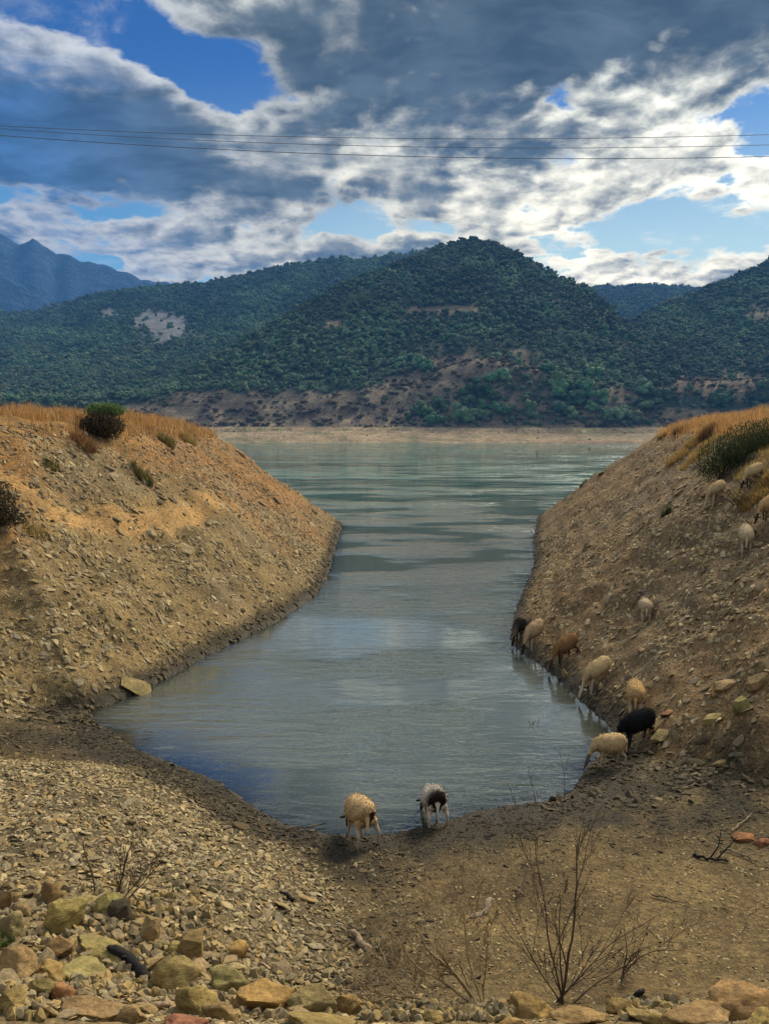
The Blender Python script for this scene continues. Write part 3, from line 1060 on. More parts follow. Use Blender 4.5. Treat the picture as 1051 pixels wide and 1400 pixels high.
# ------------------------------------------------------------------ boulders: things of their own
def boulder_mesh(name, seed, dims, cuts=5, rough=0.10, sub=3):
    r = random.Random(seed)
    bm = bmesh.new()
    bmesh.ops.create_icosphere(bm, subdivisions=sub, radius=1.0)
    planes = []
    for _ in range(cuts + 13):
        n = Vector((r.gauss(0, 1), r.gauss(0, 1), r.gauss(0, .8))).normalized()
        planes.append((n, r.uniform(0.48, 0.80)))
    from mathutils import noise as mn
    off = Vector((seed * 3.1, seed * 1.7, seed * 0.9))
    for v in bm.verts:
        c = v.co.copy()
        c *= 1.0 + 0.28 * mn.noise(c * 0.9 + off)
        for n, dpl in planes:
            e = c.dot(n) - dpl
            if e > 0:
                c -= n * e * 0.97
        c += c.normalized() * rough * (mn.fractal(c * 2.6 + off, 0.9, 2.1, 5)) * 0.6
        v.co = Vector((c.x * dims[0] * .5, c.y * dims[1] * .5, c.z * dims[2] * .5))
    for f in bm.faces:
        f.smooth = True
    me = bpy.data.meshes.new(name)
    bm.to_mesh(me)
    bm.free()
    return me


def mat_boulder():
    m, t, b = new_mat('boulder_rock')
    at = t.node('ShaderNodeAttribute', attribute_type='OBJECT', attribute_name='tint')
    tc = t.node('ShaderNodeTexCoord')
    oi = t.node('ShaderNodeObjectInfo')
    v = t.vm('ADD', tc.outputs['Object'], t.vm('SCALE', (13.0, 7.0, 3.0), s=oi.outputs['Random']))
    n1 = t.noise(v, 3.0, 7, 0.65)
    n2 = t.noise(t.vm('MULTIPLY', v, (1, 1, 2.5)), 16.0, 6, 0.7)
    n3 = t.noise(v, 5.5, 4, 0.6, 0.6)
    f = t.m('MULTIPLY', t.smooth(n1, 0.28, 0.72, 0.6, 1.4), t.smooth(n2, 0.25, 0.75, 0.65, 1.35))
    c = t.vm('SCALE', at.outputs['Vector'], s=f)
    c = t.mix(t.smooth(n3, 0.56, 0.68, 0, 0.35), c, (0.165, 0.135, 0.078))         # lichen
    c = t.mix(t.smooth(n1, 0.60, 0.74, 0, 0.3), c, (0.34, 0.20, 0.055))           # rust
    t.put(b.inputs['Base Color'], c)
    b.inputs['Roughness'].default_value = 0.9
    b.inputs['Specular IOR Level'].default_value = 0.2
    add_bump(t, b, t.m('ADD', t.m('MULTIPLY', n1, 0.6), n2), 0.8, 0.04)
    return m


M_BOULDER = mat_boulder()
TAN, ORANGE, GREY, BROWN, PALE, RED, DARK, YEL = ((0.25, 0.185, 0.085), (0.33, 0.20, 0.075), (0.17, 0.135, 0.085), (0.165, 0.115, 0.055), (0.30, 0.24, 0.135),
                                                  (0.28, 0.125, 0.058), (0.07, 0.055, 0.03), (0.31, 0.215, 0.075))
# pixel of the rock's middle, width and height in the picture, flatness, yaw, colour, cuts, name, label
ROCKS = [
    (90, 1252, 48, 50, 0.95, 0.6, TAN, 6, 'boulder', 'tall angular tan boulder standing highest in the left rubble'),
    (72, 1222, 32, 30, 0.8, 0.2, BROWN, 4, 'boulder', 'round brown boulder just behind the tall angular tan one'),
    (6, 1232, 26, 30, 0.9, 0.0, TAN, 4, 'boulder', 'tan boulder at the picture edge above the slanted slab'),
    (29, 1243, 36, 22, 0.5, -0.5, GREY, 6, 'boulder', 'slanted pale grey slab below the two leftmost tan rocks'),
    (12, 1270, 46, 42, 0.75, -0.4, GREY, 5, 'boulder', 'mossy grey boulder at the left picture edge above the split yellow rock'),
    (28, 1316, 70, 62, 0.45, -0.7, YEL, 6, 'boulder', 'big slanted yellow rock split along its length'),
    (66, 1322, 58, 26, 0.4, -0.75, YEL, 6, 'boulder', 'narrow yellow slab broken off the big split yellow rock'),
    (80, 1296, 46, 30, 0.7, 0.1, BROWN, 4, 'boulder', 'squat brown boulder right of the split yellow rock'),
    (148, 1241, 26, 26, 0.9, 0.4, ORANGE, 7, 'boulder', 'square orange block beside the dead three stemmed shrub'),
    (165, 1247, 26, 24, 0.8, 0.9, DARK, 6, 'boulder', 'dark block right beside the square orange one'),
    (120, 1228, 34, 16, 0.5, 0.2, PALE, 6, 'boulder', 'low pale slab left of the dead three stemmed shrub'),
    (142, 1296, 80, 30, 0.5, 0.05, GREY, 4, 'boulder', 'long mossy flat rock behind the charred log'),
    (122, 1325, 66, 34, 0.5, 0.0, PALE, 7, 'boulder', 'pale ledge shaped rock left of the charred log'),
    (206, 1275, 20, 32, 1.2, 0.5, PALE, 7, 'boulder', 'upright pale slab in the left rubble behind the log'),
    (222, 1291, 32, 16, 0.5, -0.2, GREY, 4, 'boulder', 'smooth flat grey rock right of the upright slab'),
    (238, 1300, 24, 22, 0.8, 0.1, TAN, 5, 'boulder', 'small tan block between flat grey rock and brown upright boulder'),
    (264, 1298, 30, 34, 1.0, 0.3, BROWN, 6, 'boulder', 'brown upright boulder at the edge of the gravel fan'),
    (238, 1336, 66, 54, 0.8, 0.2, TAN, 5, 'boulder', 'large lichen covered boulder right of the charred log'),
    (132, 1376, 100, 44, 0.6, 0.1, TAN, 5, 'boulder', 'broad pale brown boulder below the charred log'),
    (60, 1354, 44, 30, 0.7, 0.2, BROWN, 5, 'boulder', 'brown boulder left of the rust red rock'),
    (85, 1358, 32, 28, 0.7, 0.7, RED, 7, 'boulder', 'rust red broken rock between two brown boulders'),
    (22, 1372, 40, 30, 0.7, 0.0, GREY, 5, 'boulder', 'dark grey boulder in the lower left corner'),
    (180, 1390, 44, 26, 0.7, -0.3, GREY, 5, 'boulder', 'grey block on the bottom edge left of the red stained rock'),
    (266, 1372, 70, 44, 0.75, 0.0, ORANGE, 4, 'boulder', 'smooth orange boulder above the red stained rock'),
    (252, 1398, 66, 24, 0.6, 0.1, RED, 4, 'boulder', 'red stained rock cut by the bottom edge of the picture'),
    (327, 1300, 30, 22, 0.7, 0.2, ORANGE, 4, 'boulder', 'lone orange rounded boulder lying out on the pale gravel'),
    (318, 1346, 56, 36, 0.7, 0.3, TAN, 4, 'boulder', 'tan boulder between the lichen boulder and the gravel'),
    (362, 1366, 84, 48, 0.75, -0.1, ORANGE, 5, 'boulder', 'biggest orange boulder beneath the gravel fan'),
    (430, 1372, 58, 34, 0.7, 0.0, BROWN, 5, 'boulder', 'pitted brown boulder in the bottom row right of the biggest orange one'),
    (474, 1374, 46, 30, 0.75, 0.5, ORANGE, 6, 'boulder', 'pale orange wedge boulder beside the heap of grey stones'),
    (440, 1397, 116, 24, 0.5, 0.0, YEL, 3, 'boulder', 'wide smooth yellow rock cut by the bottom edge'),
    (306, 1386, 48, 26, 0.7, 0.1, BROWN, 4, 'boulder', 'orange brown boulder below the tan one on the bottom row'),
    (728, 1382, 66, 34, 0.75, 0.1, ORANGE, 4, 'boulder', 'rounded orange boulder below the big bare shrub'),
    (790, 1387, 90, 28, 0.55, -0.05, ORANGE, 5, 'boulder', 'long low orange boulder right of the big bare shrub'),
    (842, 1376, 42, 24, 0.7, 0.2, BROWN, 4, 'boulder', 'rounded brown boulder behind the long low orange one'),
    (632, 1386, 32, 24, 0.8, 0.4, GREY, 5, 'boulder', 'grey block at the foot of the arching bare shrub'),
    (700, 1397, 44, 18, 0.6, 0.0, YEL, 4, 'boulder', 'yellow rock on the bottom edge between grey block and orange boulder'),
    (1018, 1374, 88, 48, 0.75, 0.0, ORANGE, 4, 'boulder', 'big rounded orange boulder in the lower right corner'),
    (958, 1387, 84, 34, 0.6, 0.05, ORANGE, 6, 'boulder', 'flat topped orange boulder left of the one in the right corner'),
    (888, 1388, 56, 24, 0.6, -0.2, TAN, 4, 'boulder', 'low tan boulder with the upright stump behind it'),
    (590, 1392, 40, 20, 0.7, 0.2, TAN, 4, 'boulder', 'tan rock on the bottom edge right of the grey stone heap'),
    (1040, 1396, 40, 20, 0.7, 0.2, YEL, 4, 'boulder', 'yellow rock under the big orange boulder of the right corner'),
    (186, 938, 46, 12, 0.30, -0.25, TAN, 7, 'flat_rock', 'large pale flat slab at the foot of the left bank touching the water'),
    (254, 747, 30, 16, 0.35, -0.7, PALE, 7, 'flat_rock', 'long pointed pale slab halfway up the left bank'),
    (158, 650, 20, 12, 0.4, -0.6, PALE, 6, 'flat_rock', 'pale slab left of the green weed on the left bank'),
    (160, 709, 16, 14, 0.5, -0.5, GREY, 6, 'flat_rock', 'grey slab below the green weed on the left bank'),
    (36, 757, 15, 9, 0.5, -0.1, PALE, 6, 'flat_rock', 'small pale slab below the dark shrub at the left edge'),
    (965, 673, 22, 10, 0.5, 0.1, PALE, 5, 'boulder', 'pale rock at the nose of the sheep grazing below the green broom'),
    (931, 664, 16, 14, 0.5, 0.6, PALE, 6, 'flat_rock', 'pale slab at the foot of the green broom bush'),
    (911, 974, 24, 13, 0.6, 0.0, RED, 5, 'boulder', 'reddish rock right of the sheep seen from behind'),
    (974, 981, 22, 14, 0.6, 0.3, PALE, 6, 'boulder', 'pale wedge rock above the wet mud on the right bank'),
    (1011, 965, 20, 18, 0.7, 0.4, GREY, 6, 'boulder', 'grey block on the right bank above the pale wedge rock'),
    (989, 936, 24, 14, 0.6, 0.3, PALE, 6, 'boulder', 'pale slab below the fallen stick on the right bank'),
    (1036, 929, 28, 18, 0.6, 0.2, PALE, 6, 'boulder', 'large pale boulder at the right edge by the fallen stick'),
    (898, 990, 22, 16, 0.6, 0.5, PALE, 6, 'boulder', 'pale broken rock behind the rump of the black sheep'),
    (902, 1006, 24, 14, 0.5, 0.6, GREY, 6, 'boulder', 'grey broken rock behind the hind legs of the black sheep'),
    (982, 1043, 26, 12, 0.5, 0.1, GREY, 5, 'boulder', 'low grey rock lying in the dark wet mud'),
    (1016, 1143, 24, 11, 0.6, 0.0, RED, 6, 'boulder', 'oblong reddish stone beside the forked stick on the mud'),
    (1042, 1150, 18, 12, 0.6, 0.3, RED, 6, 'boulder', 'reddish stone right of the oblong one near the forked stick'),
    (772, 921, 10, 14, 1.0, 0.0, TAN, 4, 'boulder', 'small tan boulder at the waterline below the brown sheep'),
]
for i, (u, v, wp, hp, fl, yaw, tint, cuts, nm, lab) in enumerate(ROCKS):
    x, y, z = hit(u, v + hp * 0.30)
    dist = math.sqrt(x * x + y * y + (CAM_Z - z) ** 2)
    wid = wp / F * dist * 1.08
    hgt = hp / F * dist
    sz = (wid, wid * (0.75 if fl > 0.6 else 0.6), max(hgt * (1.15 if fl > 0.6 else 0.75), wid * 0.28 * fl))
    me = boulder_mesh(nm, 500 + i, sz, cuts, 0.20, 4 if wp > 36 else 3) if nm == 'boulder' and (cuts < 6 or wp > 30) else hull_stone(nm, M_BOULDER, 500 + i, sz[0] * 1.15, sz[1] * 1.15, sz[2] * 1.1, 34, 4.5) if nm == 'boulder' else hull_stone(nm, M_BOULDER, 500 + i, wid * 1.1, wid * 0.6, wid * 0.24, 13, 9.0)
    if not me.materials:
        me.materials.append(M_BOULDER)
    tint = [0.25 * q + 0.75 * k for q, k in zip(tint, (0.285, 0.212, 0.074))] if nm == 'boulder' and tint not in (RED, DARK) else tint
    o = link(nm, me)
    n = normal(np.array([x]), np.array([y]))[0]
    nn_ = Vector((n[0] * 0.7, n[1] * 0.7, 1)).normalized()
    o.rotation_euler = (Vector((0, 0, 1)).rotation_difference(nn_).to_matrix() @ Matrix.Rotation(yaw, 3, 'Z')).to_euler()
    o.location = (x, y, float(H(x, y)) + sz[2] * 0.22)
    o['tint'] = [c * random.uniform(0.9, 1.1) for c in tint]
    tag(o, lab, 'flat rock' if nm == 'flat_rock' else 'boulder', 'boulders of the embankment foot' if v > 1200 else 'rocks on the banks')

CHUNK = [hull_stone('stone', M_STONE_O, 1300 + i, 1.0, random.uniform(.6, .95), random.uniform(.45, .75), 26, 3.5) for i in range(8)]
for i in range(170):
    u, v = random.uniform(0, 480), random.uniform(1195, 1394)
    if v < 1205 + 0.32 * u:
        continue
    x, y, z = hit(u, v)
    k = random.choice(((0.27, 0.19, 0.085), (0.22, 0.17, 0.095), (0.30, 0.22, 0.11), (0.17, 0.13, 0.07)))
    lay_stone(random.choice(CHUNK), x, y, random.uniform(0.11, 0.30), random.uniform(-3, 3), k, shore, tilt=0.5, sink=0.06, sc=(1.15, 1, random.uniform(.45, 1)))

# fist-sized grey stones heaped between the boulders
heap = []
for (u0, u1, v0, v1, n_) in ((495, 700, 1374, 1398, 170), (100, 250, 1338, 1366, 120), (0, 60, 1335, 1395, 70), (850, 960, 1366, 1396, 40), (0, 300, 1210, 1330, 330), (300, 480, 1330, 1395, 80)):
    for _ in range(n_):
        heap.append(hit(random.uniform(u0, u1), random.uniform(v0, v1)))
heap = np.array(heap)
n_ = len(heap)
CHUNKS = variants('rubble_kinds', [hull_stone('rubble', M_STONE_I, 700 + i, 1, .85, .65, 18, 3.0) for i in range(6)])
s_ = RNG.uniform(0.07, 0.17, n_)
tt = np.where(RNG.random((n_, 1)) < 0.6, np.array([[0.22, 0.18, 0.10]]), np.array([[0.29, 0.21, 0.085]])) * RNG.uniform(.7, 1.3, (n_, 1))
scatter('rubble', heap + np.array([0, 0, 0.03]), RNG.uniform(-3, 3, (n_, 3)), np.stack([s_, s_, s_], -1), RNG.integers(0, 6, n_), tt, CHUNKS,
        'grey fist sized stones filling the gaps between boulders')


# ------------------------------------------------------------------ wood: tubes, bare shrubs, sticks, logs
def tube(V_, F_, pts, rads, sides=5):
    base = len(V_)
    pts = [Vector(p) for p in pts]
    n = len(pts)
    for i, p in enumerate(pts):
        t = (pts[min(i + 1, n - 1)] - pts[max(i - 1, 0)]).normalized()
        a = t.cross(Vector((0.31, 0.17, 0.93)))
        if a.length < 0.05:
            a = t.cross(Vector((1, 0, 0)))
        a.normalize()
        b = t.cross(a)
        for k in range(sides):
            an = 2 * math.pi * k / sides
            V_.append(p + (a * math.cos(an) + b * math.sin(an)) * rads[i])
    for i in range(n - 1):
        for k in range(sides):
            k2 = (k + 1) % sides
            F_.append((base + i * sides + k, base + i * sides + k2, base + (i + 1) * sides + k2, base + (i + 1) * sides + k))


def wander(p, d, length, n, jit, lift=0.0, r=random):
    pts = [Vector(p)]
    d = Vector(d).normalized()
    for _ in range(n):
        d = (d + Vector((r.gauss(0, jit), r.gauss(0, jit), r.gauss(0, jit) + lift))).normalized()
        pts.append(pts[-1] + d * length / n)
    return pts


def branch(V_, F_, p, d, length, rad, depth, jit=0.10, lift=0.02, spread=0.6, kids=4, r=random):
    n = max(4, int(length / 0.09))
    pts = wander(p, d, length, n, jit, lift, r)
    tube(V_, F_, pts, [max(rad * (1 - 0.72 * i / n), 0.0028) for i in range(n + 1)], 5 if depth > 0 else 4)
    if depth <= 0:
        return
    for k in range(kids):
        f = r.uniform(0.22, 0.95)
        i = min(n - 1, int(f * n))
        dd_ = (pts[i + 1] - pts[i]).normalized()
        side = Vector((r.gauss(0, 1), r.gauss(0, 1), r.gauss(0, 0.7))).normalized()
        nd = (dd_ + side * spread).normalized()
        branch(V_, F_, pts[i], nd, length * r.uniform(0.35, 0.62) * (1.1 - 0.5 * f), rad * (1 - 0.7 * f) * 0.62, depth - 1, jit * 1.15, lift, spread, max(2, kids - 1), r)


def empty(name, loc, label, cat, group=None):
    o = link(name, None)
    o.location = loc
    o.empty_display_size = 0.2
    return tag(o, label, cat, group)


def wood_obj(name, V_, F_, mat, parent=None):
    return link(name, mesh_np(name, [tuple(v) for v in V_], F_, [mat], True), parent)


def bare_shrub(u, v, stems, label, mat, seed, kids=4, depth=2, spread=0.6, jit=0.10, lift=0.02):
    r = random.Random(seed)
    x, y, z = hit(u, v)
    root = empty('bare_shrub', (x, y, z - 0.02), label, 'bare shrub', 'leafless shrubs on the shore')
    for (d, ln, rad) in stems:
        V_, F_ = [], []
        branch(V_, F_, (r.gauss(0, .04), r.gauss(0, .04), -0.03), d, ln, rad, depth, jit, lift, spread, kids, r)
        wood_obj('stem', V_, F_, mat, root)
    return root


bare_shrub(768, 1372, [((0.22, 0.10, 1), 2.1, 0.020), ((-0.12, 0.1, 1), 1.95, 0.014), ((0.75, 0.1, 0.75), 1.7, 0.012), ((-0.55, 0.1, 0.9), 1.45, 0.010),
                       ((0.5, 0.2, 0.35), 0.9, 0.009), ((-0.2, 0.0, 1.0), 0.8, 0.010), ((0.95, 0.2, 0.32), 0.9, 0.014), ((0.1, 0.3, 0.9), 1.2, 0.014)],
           'biggest bare shrub with dark forking stems at bottom centre right', M_DARKTWIG, 5, 4, 3, 0.5, 0.07, 0.03)
bare_shrub(662, 1378, [((-0.55, 0.05, 0.5), 1.1, 0.026), ((-0.95, 0.1, 0.30), 1.5, 0.018), ((-0.3, 0.1, 0.8), 1.1, 0.014), ((-0.7, 0.15, 0.75), 1.4, 0.016), ((0.12, 0.1, 1), 0.9, 0.009)],
           'low bare shrub arching to the left of the biggest one', M_TWIG, 9, 6, 3, 0.65, 0.12, 0.03)
bare_shrub(560, 1372, [((-0.8, 0.05, 0.35), 1.2, 0.013), ((-0.5, 0.15, 0.6), 1.0, 0.012), ((-0.9, 0.0, 0.15), 1.0, 0.010), ((0.3, 0.2, 0.6), 0.6, 0.008)],
           'pale tangled bare shrub at the dark end of the silt flat', M_TWIG, 21, 6, 3, 0.75, 0.16, -0.01)
bare_shrub(846, 1342, [((0.3, 0.0, 1), 0.7, 0.013), ((0.7, 0.2, 0.6), 0.9, 0.010), ((0.15, 0.2, 0.9), 0.5, 0.009)],
           'small bare shrub right of the biggest one', M_DARKTWIG, 31, 4, 2, 0.6, 0.10)
bare_shrub(132, 1226, [((-0.22, 0.1, 1), 0.75, 0.015)], 'single dark leaning dead stem among the left boulders', M_DARKTWIG, 41, 5, 2, 0.55, 0.10)
bare_shrub(160, 1232, [((0.25, 0.1, 1), 1.0, 0.010), ((0.55, 0.1, 0.9), 1.05, 0.010), ((0.02, 0.1, 1), 0.7, 0.010), ((0.4, 0.0, 1), 0.8, 0.009)],
           'dead three stemmed shrub standing over the left boulders', M_DARKTWIG, 44, 6, 2, 0.5, 0.09)
bare_shrub(716, 1224, [((-0.25, 0.1, 1), 0.45, 0.022), ((-0.9, 0.2, 0.7), 0.5, 0.012), ((0.4, -0.6, 0.15), 0.5, 0.010)],
           'dead forked stump in the middle of the silt flat', M_PALEWOOD, 51, 3, 2, 0.6, 0.15)
bare_shrub(640, 1218, [((0.02, 0.1, 1), 0.7, 0.008), ((-0.6, 0.1, 0.5), 0.6, 0.007), ((0.7, 0.1, 0.45), 0.6, 0.007)],
           'thin pale dead weed left of the forked stump', M_TWIG, 53, 4, 2, 0.6, 0.1)
bare_shrub(905, 1290, [((-0.6, 0, 0.35), 0.7, 0.009), ((0.6, 0.2, 0.45), 0.8, 0.008), ((0.1, 0.1, 0.6), 0.5, 0.007)],
           'sprawling dead weed over the dark hollow at right', M_TWIG, 57, 4, 2, 0.7, 0.14)


def stick(name, cat, pix, rad, mat, label, lift=0.03, seed=0, forks=2, group='driftwood sticks on the shore'):
    r = random.Random(seed)
    P = [hit(*p) for p in pix]
    o0 = Vector(P[0])
    pts = []
    for k in range(len(P) - 1):
        for q in range(5):
            f = q / 5
            p = Vector(P[k]).lerp(Vector(P[k + 1]), f)
            pts.append((p.x + r.gauss(0, .012), p.y + r.gauss(0, .012), max(float(H(p.x, p.y)), 0) + lift + r.gauss(0, .008)))
    pts.append((P[-1][0], P[-1][1], max(P[-1][2], 0) + lift))
    V_, F_ = [], []
    n = len(pts) - 1
    loc = [Vector(p) - o0 for p in pts]
    tube(V_, F_, loc, [rad * (1 - 0.5 * i / n) for i in range(n + 1)], 6)
    for _ in range(forks):
        i = r.randrange(1, n)
        branch(V_, F_, loc[i], Vector((r.gauss(0, 1), r.gauss(0, 1), 0.3)), rad * 18, rad * 0.55, 1, 0.15, 0, 0.5, 2, r)
    o = wood_obj(name, V_, F_, mat)
    o.location = o0
    return tag(o, label, cat, group)


stick('driftwood_branch', 'branch', [(388, 1138), (418, 1136), (446, 1129)], 0.018, M_DARKTWIG, 'dark forked branch lying at the waterline left of the sheep', 0.05, 2, 4)
stick('driftwood_branch', 'branch', [(395, 1150), (432, 1146)], 0.014, M_DARKTWIG, 'short dark branch in the mud below the forked one', 0.03, 3, 3)
stick('fallen_stick', 'stick', [(1000, 1140), (1012, 1128), (1027, 1116)], 0.016, M_PALEWOOD, 'pale forked stick on the mud at right edge', 0.05, 4, 1)
stick('fallen_stick', 'stick', [(985, 1161), (1015, 1172), (1051, 1190)], 0.018, M_PALEWOOD, 'long pale stick running off the right edge below the reddish stones', 0.04, 5, 2)
stick('fallen_stick', 'stick', [(945, 1170), (970, 1177), (995, 1180)], 0.028, M_CHAR, 'black rotten branch left of the long pale stick', 0.03, 6, 2)
stick('fallen_stick', 'stick', [(890, 1226), (920, 1233), (942, 1239)], 0.012, M_DARKTWIG, 'thin dark stick on the silt beside the bare shrubs', 0.03, 7, 1)
stick('fallen_stick', 'stick', [(985, 1240), (1003, 1246), (1025, 1250), (1035, 1240)], 0.012, M_TWIG, 'curled twig on the silt near the right edge', 0.04, 8, 4)
stick('fallen_stick', 'stick', [(980, 934), (1010, 922), (1040, 908)], 0.022, M_PALEWOOD, 'fallen pale stick on the right bank above the rocks', 0.06, 9, 2)
stick('fallen_stick', 'stick', [(978, 691), (966, 696), (954, 703)], 0.05, M_PALEWOOD, 'pale broken stick under the sheep grazing on the right bank', 0.06, 10, 0)
stick('fallen_stick', 'stick', [(440, 1338), (420, 1330), (405, 1322)], 0.012, M_DARKTWIG, 'dark thin stick between the orange boulders', 0.08, 12, 1)


def log(u, v, length, rad, yaw, mat, label, seed, name='log', droop=0.0, stub=True):
    r = random.Random(seed)
    x, y, z = hit(u, v)
    n = 14
    V_, F_ = [], []
    pts, rads = [], []
    for i in range(n + 1):
        f = i / n - 0.5
        pts.append((f * length, 0.04 * math.sin(f * 7 + seed), rad * 0.7 - droop * f * length + 0.02 * math.sin(f * 9)))
        rads.append(rad * (0.55 + 0.5 * (1 - abs(f * 1.5) ** 2)) * r.uniform(0.85, 1.15) if 0 < i < n else rad * 0.35)
    tube(V_, F_, pts, rads, 9)
    for v_ in V_:
        v_ += Vector((r.gauss(0, rad * .08), r.gauss(0, rad * .08), r.gauss(0, rad * .08)))
    F_.append((0, 2, 4, 6)); F_.append((n * 9, n * 9 + 2, n * 9 + 4, n * 9 + 6))
    if stub:
        branch(V_, F_, pts[4], (0.2, -0.6, 0.7), length * 0.2, rad * 0.4, 0, 0.1, 0, .5, 0, r)
    o = wood_obj(name, V_, F_, mat)
    o.location = (x, y, z)
    o.rotation_euler = (0, 0, yaw)
    return tag(o, label, 'log', 'logs on the shore')


log(188, 1330, 0.78, 0.062, -0.42, M_CHAR, 'black charred log lying among the left boulders', 3, droop=0.35)
log(661, 1246, 0.55, 0.045, 0.9, M_PALEWOOD, 'short split grey log lying on the silt flat', 5, droop=-0.1)
log(872, 1372, 0.16, 0.032, 1.2, M_CHAR, 'dark upright stump behind the bottom boulders', 8, name='stump', droop=-1.6, stub=False)
log(392, 1226, 0.30, 0.03, -0.5, M_CHAR, 'dark flat piece of wood lying on the gravel fan', 9, stub=False)
log(493, 1290, 0.45, 0.045, -0.9, M_PALEWOOD, 'grey root lying where the gravel meets the silt', 10)
log(210, 1378, 0.30, 0.03, -0.1, M_PALEWOOD, 'small grey branch stub wedged between the orange boulders', 11, stub=False)

# thin dead reeds standing in the shallow water
for i, (u, v, hgt, lean, lab) in enumerate(((706, 1104, 0.48, -0.35, 'short leaning dead reed at the water edge'), (733, 1102, 0.85, -0.22, 'taller bare reed leaning left at the water edge'),
                                            (771, 1097, 1.05, -0.06, 'tallest bare reed with side twigs at the water edge'))):
    x, y, z = hit(u, v)
    V_, F_ = [], []
    branch(V_, F_, (0, 0, -0.03), (lean, 0, 1), hgt, 0.008, 1, 0.03, 0, 0.5, 3, random.Random(i))
    o = wood_obj('dead_reed', V_, F_, M_DARKTWIG)
    o.location = (x, y, z)
    tag(o, lab, 'reed', 'dead reeds at the water edge')
x, y = flat(729, 992)
V_, F_ = [], []
for dx, ln, a in ((-0.09, 0.17, 0.3), (-0.05, 0.14, -0.3), (0.07, 0.15, 0.3), (0.05, 0.1, -0.2)):
    tube(V_, F_, wander((dx, 0, -0.08), (a, 0, 1), ln + 0.08, 5, 0.12), [0.006] * 6, 4)
o = wood_obj('drowned_twig', V_, F_, M_DARKTWIG)
o.location = (x, y, 0)
tag(o, 'small drowned twig poking out of the open water', 'twig')


# ------------------------------------------------------------------ grass, weeds and leafy bushes
def blades(n, pos, hgt, wid, lean, cols, seg=2):
    """bent grass blades as triangles strips -> verts, faces, colours"""
    a = RNG.uniform(0, 2 * np.pi, n)
    l = RNG.normal(0, 1, n) * lean
    ld = RNG.uniform(0, 2 * np.pi, n)
    side = np.stack([np.cos(a), np.sin(a), 0 * a], -1) * (wid[:, None] / 2)
    ln = np.stack([np.cos(ld) * l, np.sin(ld) * l, 0 * l], -1) * hgt[:, None]
    up = np.stack([0 * hgt, 0 * hgt, hgt], -1)
    p0, p1 = pos - side, pos + side
    m = pos + up * 0.6 + ln * 0.35
    p2, p3 = m - side * 0.7, m + side * 0.7
    p4 = pos + up + ln
    V_ = np.stack([p0, p1, p3, p2, p4], 1).reshape(-1, 3)
    b = np.arange(n)[:, None] * 5
    F_ = np.concatenate([b + np.array([[0, 1, 2]]), b + np.array([[0, 2, 3]]), b + np.array([[3, 2, 4]])])
    return V_, F_, np.repeat(cols, 5, 0)


def grass_obj(name, n, sampler, h0, h1, w0, w1, pal, label, lean=0.35, kind='stuff', parent=None, origin=None):
    pos = sampler(n)
    n = len(pos)
    hh = RNG.uniform(h0, h1, n)
    ww = RNG.uniform(w0, w1, n)
    pal = np.array(pal)
    cl_ = pal[RNG.integers(0, len(pal), n)] * RNG.uniform(0.75, 1.25, (n, 1))
    V_, F_, cc = blades(n, pos, hh, ww, lean, cl_)
    if origin is not None:
        V_ = V_ - np.array(origin)
    o = link(name, mesh_np(name, V_, F_, [M_BLADE], False, {'col': cc}), parent)
    if origin is not None and parent is None:
        o.location = origin
    if label:
        tag(o, label, kind=kind)
    return o


def crest_sampler(x0, x1, y0, y1, zlo, zhi, thresh=0.0, fade=None):
    def f(n):
        x = RNG.uniform(x0, x1, n * 4)
        y = RNG.uniform(y0, y1, n * 4)
        z = H(x, y)
        k = in_view(x, y, 1.12) & (z > zlo) & (z < zhi) & (fbm(x * 0.55, y * 0.55, 3) > thresh + RNG.normal(0, .12, n * 4))
        if fade is not None:
            k &= RNG.random(n * 4) < fade(x, y, z)
        x, y, z = x[k][:n], y[k][:n], z[k][:n]
        return np.stack([x, y, z - 0.02], -1)
    return f


DRY = [(0.52, 0.28, 0.085), (0.46, 0.23, 0.065), (0.58, 0.38, 0.16), (0.30, 0.15, 0.055), (0.40, 0.29, 0.13), (0.24, 0.16, 0.07)]
STRAW = [(0.34, 0.24, 0.075), (0.28, 0.20, 0.06), (0.38, 0.28, 0.11), (0.20, 0.16, 0.05)]
GREEN = [(0.05, 0.075, 0.022), (0.035, 0.055, 0.018), (0.075, 0.085, 0.03), (0.09, 0.09, 0.03)]
grass_obj('dry_grass', 46000, crest_sampler(-30, -7, 24, 64, 6.75, 9.5, -0.12, lambda x, y, z: smoothstep(6.7, 7.4, z)), 0.18, 0.70, 0.012, 0.032, DRY, 'dry orange grass along the top of the left bank')
grass_obj('dry_grass', 40000, crest_sampler(10, 32, 24, 66, 6.7, 9.5, -0.18, lambda x, y, z: smoothstep(6.6, 7.3, z)), 0.20, 0.80, 0.012, 0.032, DRY, 'dry orange grass along the top of the right bank')
grass_obj('short_dry_grass', 12000, crest_sampler(-26, -8, 22, 50, 5.4, 7.2, 0.12), 0.08, 0.25, 0.01, 0.022, DRY, 'short dry grass thinning out below the left crest', 0.6)
grass_obj('short_straw_grass', 8000, crest_sampler(10, 17, 20, 34, 5.6, 7.6, -0.10), 0.08, 0.28, 0.01, 0.022, STRAW, 'short straw coloured grass where the sheep graze on the right')


